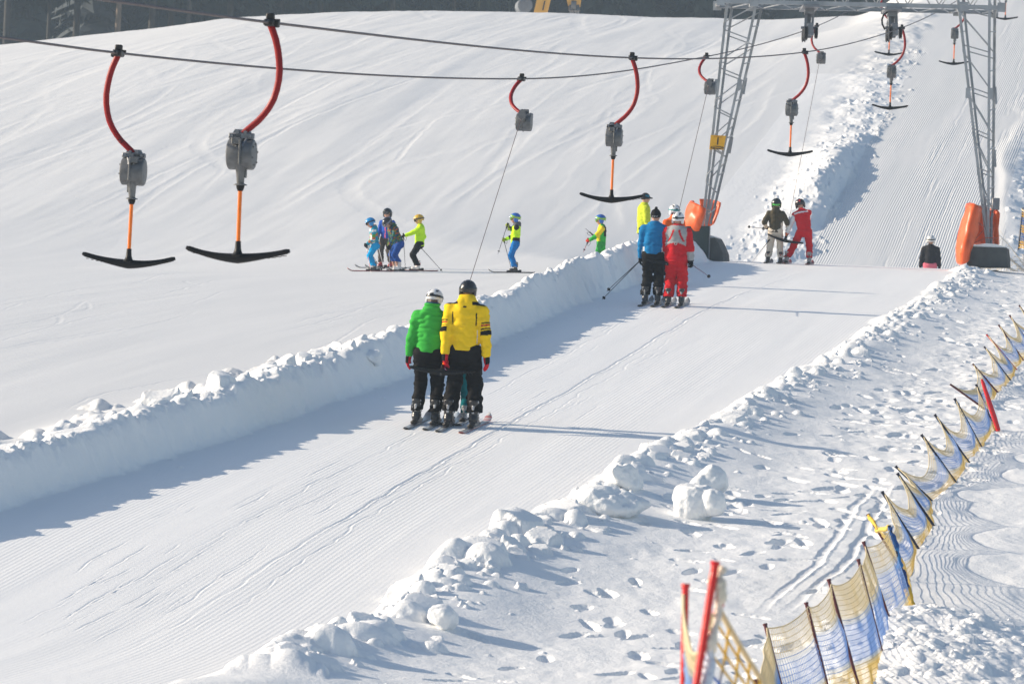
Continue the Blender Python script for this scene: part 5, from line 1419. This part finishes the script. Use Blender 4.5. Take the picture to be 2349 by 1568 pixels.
# bunched net at the blue corner pole and on the ground below
M_BUN = mat('bunched_net', vcol=True, rough=.8, bump=.8, bscale=70)
def bunch(pts, r, cols, org, root):
    pts = np.array(pts); t = np.linspace(0, 1, 40)
    q = np.stack([np.interp(t, np.linspace(0, 1, len(pts)), pts[:, i]) for i in range(3)], 1)
    q += .012*np.stack([noise2(t*14, t*0+i*7.7) for i in range(3)], 1)
    rr_ = r*(1+.45*noise2(t*17, t*0+3.3))
    m = MB(); m.tube(q-org, rr_, 9)
    cc = np.array([cols[int(x*len(cols)*.999)] for x in t]); m.c = [np.repeat(cc, 9, 0)]
    m.build('bunched_net', M_BUN, root, vcol=True, smooth=180)
a, b = pf3[0]
bunch([b, b*.7+a*.3, a*.55+b*.45, a*.9+b*.1], .026, [(.02, .10, .32), (.03, .2, .5), (.02, .06, .2), (.7, .45, .05)], orgn, ro)
a2, b2 = pf3[2]
bunch([a2*.72+b2*.28+np.array([.06, .1, -.02]), a2*.85+b2*.15+np.array([.09, .05, 0]), a2+np.array([.02, 0, .03])], .045, [(.03, .12, .35), (.25, .35, .5), (.05, .15, .38), (.02, .08, .25)], orgn, ro)
bunch([pf2[8][1], pf2[8][1]*.5+b*.5+np.array([0, 0, -.09]), b], .018, [(.75, .48, .05), (.7, .5, .1)], orgn, ro)
net_panel(ro, pf2[8], pf3[0], orgn, sag=.15, cell=.05, r=.0032, seed=4.4, cols=lambda v: ncol(v, NY, NY, (.05, .18, .5)))
pn = [mk_pole(t, b, d) for t, b, d in (((1572.8, 1345.7), (1564, 1760), 15.2), ((1640, 1296), (1562, 1800), 13.6))]
fence('end of a net fence between two bright red poles near the camera', pn, [M_PRED, M_PRED], .0125, sag=.34, cell=.05, r=.0034, bulge=.02)
net_panel(ro, pf3[8], pn[1], orgn, sag=.10, cell=.05, r=.0035, seed=2.2, nu_=8)
a, b = pn[1]
bunch([b+np.array([.022, .02, -.004]), b*.8+a*.2+np.array([.03, .02, 0]), b*.5+a*.5+np.array([.035, .03, 0]), a+np.array([.03, .03, 0])], .017, [(.80, .72, .58), (.78, .72, .62), (.62, .68, .78), (.45, .58, .80)], orgn, ro)
pr = [mk_pole(t, b, d) for t, b, d in (((2346, 478), (2337, 566), 95.), ((2385, 480), (2380, 570), 94.), ((2425, 485), (2420, 575), 93.))]
fence('short piece of yellow and blue net at the right edge beyond the pylon', pr, M_PD, .02, sag=.05, cell=.06, r=.011, cols=lambda v: np.where(((v*5).astype(int) % 2 == 0)[:, None], np.array((.78, .5, .05)), np.array((.05, .16, .5))))

# ================================================================== LOOSE BLOCKS OF SNOW
def snow_lump(px, by, d, w, h, dep, label, seed, cuts=0, k=.5):
    p = P(px, by, d); z = Gz(p[0], p[1])
    rs = np.random.default_rng(seed); bl = [(np.clip(rs.normal(0, .24, 3), -.4, .4)*np.array([w, dep, h*.45]), rs.uniform(.3, .55)) for _ in range(7)]
    pl = [(nz(rs.normal(0, 1, 3)), rs.uniform(.62, .8)) for _ in range(cuts)]
    def f(q):
        d_ = ell(q, (0, 0, h*.35), (w*.5, dep*.5, h*.62))
        for c, r in bl: d_ = smin(d_, ell(q, c+np.array([0, 0, h*.35]), (w*r*.6, dep*r*.6, h*r*.85)), .05)
        for n, o in pl: d_ = smax(d_, ((q-np.array([0, 0, h*.35]))/np.array([w*.5, dep*.5, h*.62], np.float32))@n.astype(np.float32)*min(w, h)*.5-o*min(w, h)*.5, .03)
        return d_+.018*noise3(q[:, 0]*9+seed, q[:, 1]*9, q[:, 2]*9)+.008*noise3(q[:, 0]*26, q[:, 1]*26+seed, q[:, 2]*26)
    V, Q = surface_nets(f, (-w*1.6, -dep*1.6, -.2), (w*1.6, dep*1.6, h*2.2), .014)
    me = bigmesh('snow_block', V, Q); me.materials.append(M_LOOSE)
    o = bpy.data.objects.new('snow_block', me); COL.objects.link(o); o.location = (p[0], p[1], z)
    tag(o, label, 'snow block', 'snow blocks on the right bank')
snow_lump(1593, 1132, 44.7, .50, .40, .5, 'largest snow block, standing free right of the bank', 3, 6)
snow_lump(1632, 1085, 46.4, .36, .33, .4, 'rounded snow block just behind the largest free standing block', 8, 4)
snow_lump(1385, 1125, 43.9, .74, .27, .6, 'long rounded snow block on the crest of the right bank', 14, 2)
snow_lump(1438, 1085, 45.6, .30, .26, .35, 'small peaked snow block on the bank behind the long one', 21, 5)
snow_lump(1008, 1440, 36.4, .24, .2, .26, 'ball shaped snow lump at the right foot of the near bank', 30, 2)
snow_lump(858, 800, 57.3, .30, .20, .4, 'jagged snow chunk on top of the left bank beside the green jacket', 41, 7)

# ================================================================== FOREST BEYOND THE HILL
M_NEED = mat('spruce_needles', (.030, .042, .036), .8, spec=.1, var=.4, vscale=.5)
M_BARK = mat('bark', (.045, .042, .038), .9, var=.3, vscale=2, bump=.4, bscale=8); M_BARKL = mat('sunlit_bark', (.15, .115, .085), .9, var=.3, vscale=2)  # second bark is lighter tan, sunlight put into the trunk colour
M_FROST = mat('frosted_needles', (.10, .115, .125), .85, spec=.1, var=.4, vscale=.7)
def crown_mesh(seed, H, z0, rad, n, mt):
    rs = random.Random(seed); m = MB()
    for k in range(n):
        f = rs.random()**.8; z = z0+(H-z0)*f; R_ = rad*(1-f)**.75*rs.uniform(.55, 1.1)+.25; a = rs.random()*2*PI
        u = np.array([math.cos(a), math.sin(a), 0]); s = np.array([-u[1], u[0], 0]); dr = rs.uniform(.25, .6)
        L = R_; w = L*rs.uniform(.22, .36)+.15
        b = np.array([0, 0, z]); pts = [b, b+u*L*.45+s*w-np.array([0, 0, L*dr*.3]), b+u*L-np.array([0, 0, L*dr]), b+u*L*.45-s*w-np.array([0, 0, L*dr*.35]), b+u*L*.5-np.array([0, 0, L*dr*.15-.1])]
        m.add(pts, [(0, 1, 4), (1, 2, 4), (2, 3, 4), (3, 0, 4)])
        for q in range(3):      # hanging twigs
            c = b+u*L*rs.uniform(.3, .95)+s*w*rs.uniform(-.8, .8)-np.array([0, 0, L*dr*.6]); t = rs.uniform(.3, .9)
            m.add([c-s*.16, c+s*.16, c+u*.1-np.array([0, 0, t])], [(0, 1, 2)])
    me_o = m.build('crown', mt, None, smooth=0); me = me_o.data; bpy.data.objects.remove(me_o); return me
def trunk_mesh(H, r, mt):
    m = MB(); t = np.linspace(0, 1, 9); m.tube(np.stack([.12*np.sin(t*4), .1*np.cos(t*3), t*H-1], 1), r*(1-.85*t), 9)
    o = m.build('trunk', mt, None); me = o.data; bpy.data.objects.remove(o); return me
CR_ = [crown_mesh(60+i, 27+i, (2.5, 3, 3.5, 2)[i], (3.6, 3.2, 3.9, 3.4)[i], 420, M_NEED) for i in range(4)]+[crown_mesh(71, 24, 5.0, 3.4, 420, M_FROST), crown_mesh(72, 27, 12.6, 3.8, 300, M_NEED)]
TR_ = [trunk_mesh(26, .32, M_BARK), trunk_mesh(26, .26, M_BARKL), trunk_mesh(24, .2, M_BARK)]
zfor = pchip([200, 235, 260, 290, 330, 420], [14, 9.5, 8, 9, 12, 22])
def tree(x, y, cm, tm, label, rs, sc=1.):
    t = tag(empty('spruce_tree', (x, y, float(zfor(y))-.3), rs.random()*6.3), label, 'tree', 'trees beyond the hill'); t.scale = (sc, sc, sc*rs.uniform(.93, 1.08))
    for n, me in (('trunk', tm), ('crown', cm)):
        o = bpy.data.objects.new(n, me); COL.objects.link(o); o.parent = t
rs = random.Random(4)
for i, (px, tm, d) in enumerate(((271, 1, 250), (352, 0, 256), (388, 0, 262), (428, 2, 252), (526, 0, 258), (20, 0, 254), (110, 2, 260), (175, 0, 262), (640, 0, 262), (735, 2, 258), (900, 0, 260), (1040, 2, 262))):
    p = P(px, 60, d)
    tree(p[0], d, CR_[5], TR_[tm], 'spruce with a sunlit trunk just beyond the hill crest at left' if tm == 1 and i == 0 else 'dark spruce with a bare lower trunk in the front row beyond the hill', rs)
p = P(205, 60, 268); tree(p[0], 268, CR_[4], TR_[2], 'frosted pale grey spruce left of the sunlit trunk', rs)
for row, (y, st) in enumerate(((282, 3.1), (296, 3.3), (312, 3.6))):
    x = -66+row*1.1
    while x < 38:
        tree(x+rs.uniform(-.6, .6), y+rs.uniform(-3, 3), CR_[rs.randrange(4)], TR_[0], 'dark dense spruce in the rows of forest beyond the hill', rs, rs.uniform(.95, 1.15)); x += st*rs.uniform(.85, 1.2)
gx, gy = np.meshgrid(np.linspace(-160, 140, 61), np.linspace(224, 420, 40))
gz = zfor(gy)+np.clip(gy-318, 0, 200)*.42+1.2*fbm2(gx*.06, gy*.06, 3, 7)
q0_ = (np.arange(39)[:, None]*61+np.arange(60)[None]).ravel()
me = bigmesh('forest_floor', np.stack([gx.ravel(), gy.ravel(), gz.ravel()], 1), np.stack([q0_, q0_+1, q0_+62, q0_+61], 1))
me.materials.append(mat('shaded_forest_ground', (.045, .05, .052), .95, var=.5, vscale=.25)); o = bpy.data.objects.new('forest_floor', me); COL.objects.link(o); o['kind'] = 'structure'  # dark colour stands in for forest shade on the snowy ground

# ================================================================== MACHINE ON THE CREST
M_MY = mat('machine_yellow', lin(238, 176, 70), .45, var=.08, vscale=1); M_MG = mat('machine_grey', (.16, .16, .165), .5, .4)
dM = 214.; oM = P(1240, 70, dM)
mc = tag(empty('machine_arm', oM), 'yellow jointed machine arm behind the hill crest, grey claw hanging from its second section', 'machine arm')
apex = P(1290, -170, dM)
m = MB(); m.bar(P(1232, 62, dM), apex, .66, .9, up=(0, 1, 0)); m.build('boom', M_MY, mc, xf=(np.eye(3), -oM), smooth=0)
m = MB(); m.bar(P(1245, 24, dM-.52), P(1250, 2, dM-.52), .06, .03, up=(0, 1, 0)); m.build('slot', M_BLKM, mc, xf=(np.eye(3), -oM), smooth=0)
a, b = P(1318, -150, dM), P(1316.5, 8, dM); 
m = MB(); m.bar(apex, P(1318, -150, dM), .5, .6, up=(0, 1, 0)); m.bar(a, P(1316.5, -8, dM), .80, .7, up=(0, 1, 0)); 
q = [P(x, y, dM-dy) for dy in (.35, -.35) for x, y in ((1298, -8), (1334.5, -8), (1331, 17.5), (1303, 14))]
m.add(q, [(0, 1, 2, 3), (7, 6, 5, 4), (0, 4, 5, 1), (1, 5, 6, 2), (2, 6, 7, 3), (3, 7, 4, 0)]); m.build('stick', M_MY, mc, xf=(np.eye(3), -oM), smooth=0)
m = MB(); m.tube([P(1310, 11, dM-.5), P(1322, 12, dM-.5)], .22, 10)
for x0_, x1_ in ((1309, 1311), (1314, 1315), (1319, 1320), (1325, 1326)):
    m.tube([P(x0_, 14, dM-.35), P(x0_-1 if x0_ < 1317 else x0_+2, 23, dM-.5), P(x1_, 33, dM-.2)], [.1, .09, .03], 6)
m.build('claw', M_MG, mc, xf=(np.eye(3), -oM))
m = MB(); cdr = P(1201, 15, dM+4)
m.lathe([(.0, -.5), (.30, -.5), (.38, -.42), (.38, .5), (.3, .55), (0, .55)], (0, 0, 0), (.15, -1, .05), 24); m.lathe([(.2, .0), (.2, .02)], (0, -.55, 0), (.15, -1, .05), 16)
m.box((0, .3, -.9), (.3, .3, 1.2)); dr = m.build('pale_drum', mat('drum_grey', (.17, .19, .22), .7, var=.1), None); dr.location = cdr
tag(dr, 'round pale grey drum on a post behind the crest, left of the yellow machine arm', 'drum')

# ================================================================== FROSTED SHRUB AT THE RIGHT EDGE
M_TWIG = mat('frosted_twig', (.62, .58, .52), .9, var=.25, vscale=5)
sb = P(2420, 440, 106.); sb[2] = Gz(sb[0], sb[1])-.1
rs = random.Random(9)
sh = tag(empty('frosted_shrub', sb), 'bare frosted shrub with drooping pale twigs at the right edge', 'shrub')
m = MB(); tw = MB()
for k in range(26):
    a = PI*.5+rs.uniform(.15, 1.9) if k % 3 else rs.uniform(-1, 1.2); L = rs.uniform(1.6, 3.0); up = rs.uniform(.5, 1.25)
    t = np.linspace(0, 1, 12)
    pts = np.stack([math.sin(-a)*-0+math.cos(a)*L*.55*t-.35*t*(k % 3 > 0), math.sin(a)*L*.2*t, L*up*t-1.05*L*t**2.4*rs.uniform(.35, .75)], 1)
    m.tube(pts, .022*(1-.75*t), 5)
    for q in range(13):
        i = rs.randrange(3, 11); p0 = pts[i]; n = 7; tt = np.linspace(0, 1, n); l = rs.uniform(.2, .65)
        dx, dy = rs.gauss(-.3, .6), rs.gauss(0, .6)
        tw.tube(np.stack([p0[0]+dx*l*tt, p0[1]+dy*l*tt, p0[2]+l*(.25*tt-.9*tt**2)], 1), .0085*(1-.6*tt), 4)
m.build('branches', M_TWIG, sh); tw.build('twigs', M_TWIG, sh)

# ================================================================== AIR
hz = MB().box((10, 155, 32.5), (640, 380, 80)); hm_ = bpy.data.materials.new('haze'); hm_.use_nodes = True
hn = hm_.node_tree; hn.nodes.remove(hn.nodes['Principled BSDF'])
pv = hn.nodes.new('ShaderNodeVolumePrincipled'); pv.inputs['Color'].default_value = (.62, .80, 1, 1); pv.inputs['Density'].default_value = .00075; pv.inputs['Anisotropy'].default_value = 0.
hn.links.new(pv.outputs[0], hn.nodes['Material Output'].inputs['Volume'])
ho = hz.build('haze', hm_, None, smooth=0); ho['kind'] = 'stuff'
# ================================================================== CAMERA AND LIGHT
cam = bpy.data.cameras.new('camera'); co = bpy.data.objects.new('camera', cam); COL.objects.link(co)
cam.sensor_width = 36; cam.lens = 36*F/2349; cam.clip_start = .5; cam.clip_end = 3000
rt = Vector((CR, 0, SR)); up_ = Vector((-SR, 0, CR)); bk = rt.cross(up_)
Mx = Matrix((rt, up_, bk)).transposed().to_4x4(); co.matrix_world = Mx
cam.dof.use_dof = True; cam.dof.focus_distance = 56; cam.dof.aperture_fstop = 9
SC.camera = co
EL, AZ = R(22), R(9)
sd = Vector((-math.cos(EL)*math.cos(AZ), math.cos(EL)*math.sin(AZ), math.sin(EL)))
sl_ = bpy.data.lights.new('sun', 'SUN'); sl_.energy = 4.5; sl_.angle = R(.5); sl_.color = (1, .865, .69)
so = bpy.data.objects.new('sun', sl_); COL.objects.link(so); so.rotation_euler = sd.to_track_quat('Z', 'Y').to_euler()
W = bpy.data.worlds.new('World'); SC.world = W; W.use_nodes = True
sk = W.node_tree.nodes.new('ShaderNodeTexSky'); sk.sky_type = 'NISHITA'; sk.sun_disc = False
sk.sun_elevation = EL; sk.sun_rotation = math.atan2(sd.x, sd.y)
bgn = W.node_tree.nodes['Background']; bgn.inputs['Strength'].default_value = .10
W.node_tree.links.new(sk.outputs[0], bgn.inputs['Color'])
SC.view_settings.view_transform = 'Standard'; SC.view_settings.look = 'None'; SC.view_settings.exposure = .62
SC.cycles.max_bounces = 6; SC.cycles.use_denoising = True
for o in bpy.data.objects:
    l = o.get('label')
    if l and not 4 <= len(l.replace('-', ' ').split()) <= 16: print('LABEL', len(l.split()), l)
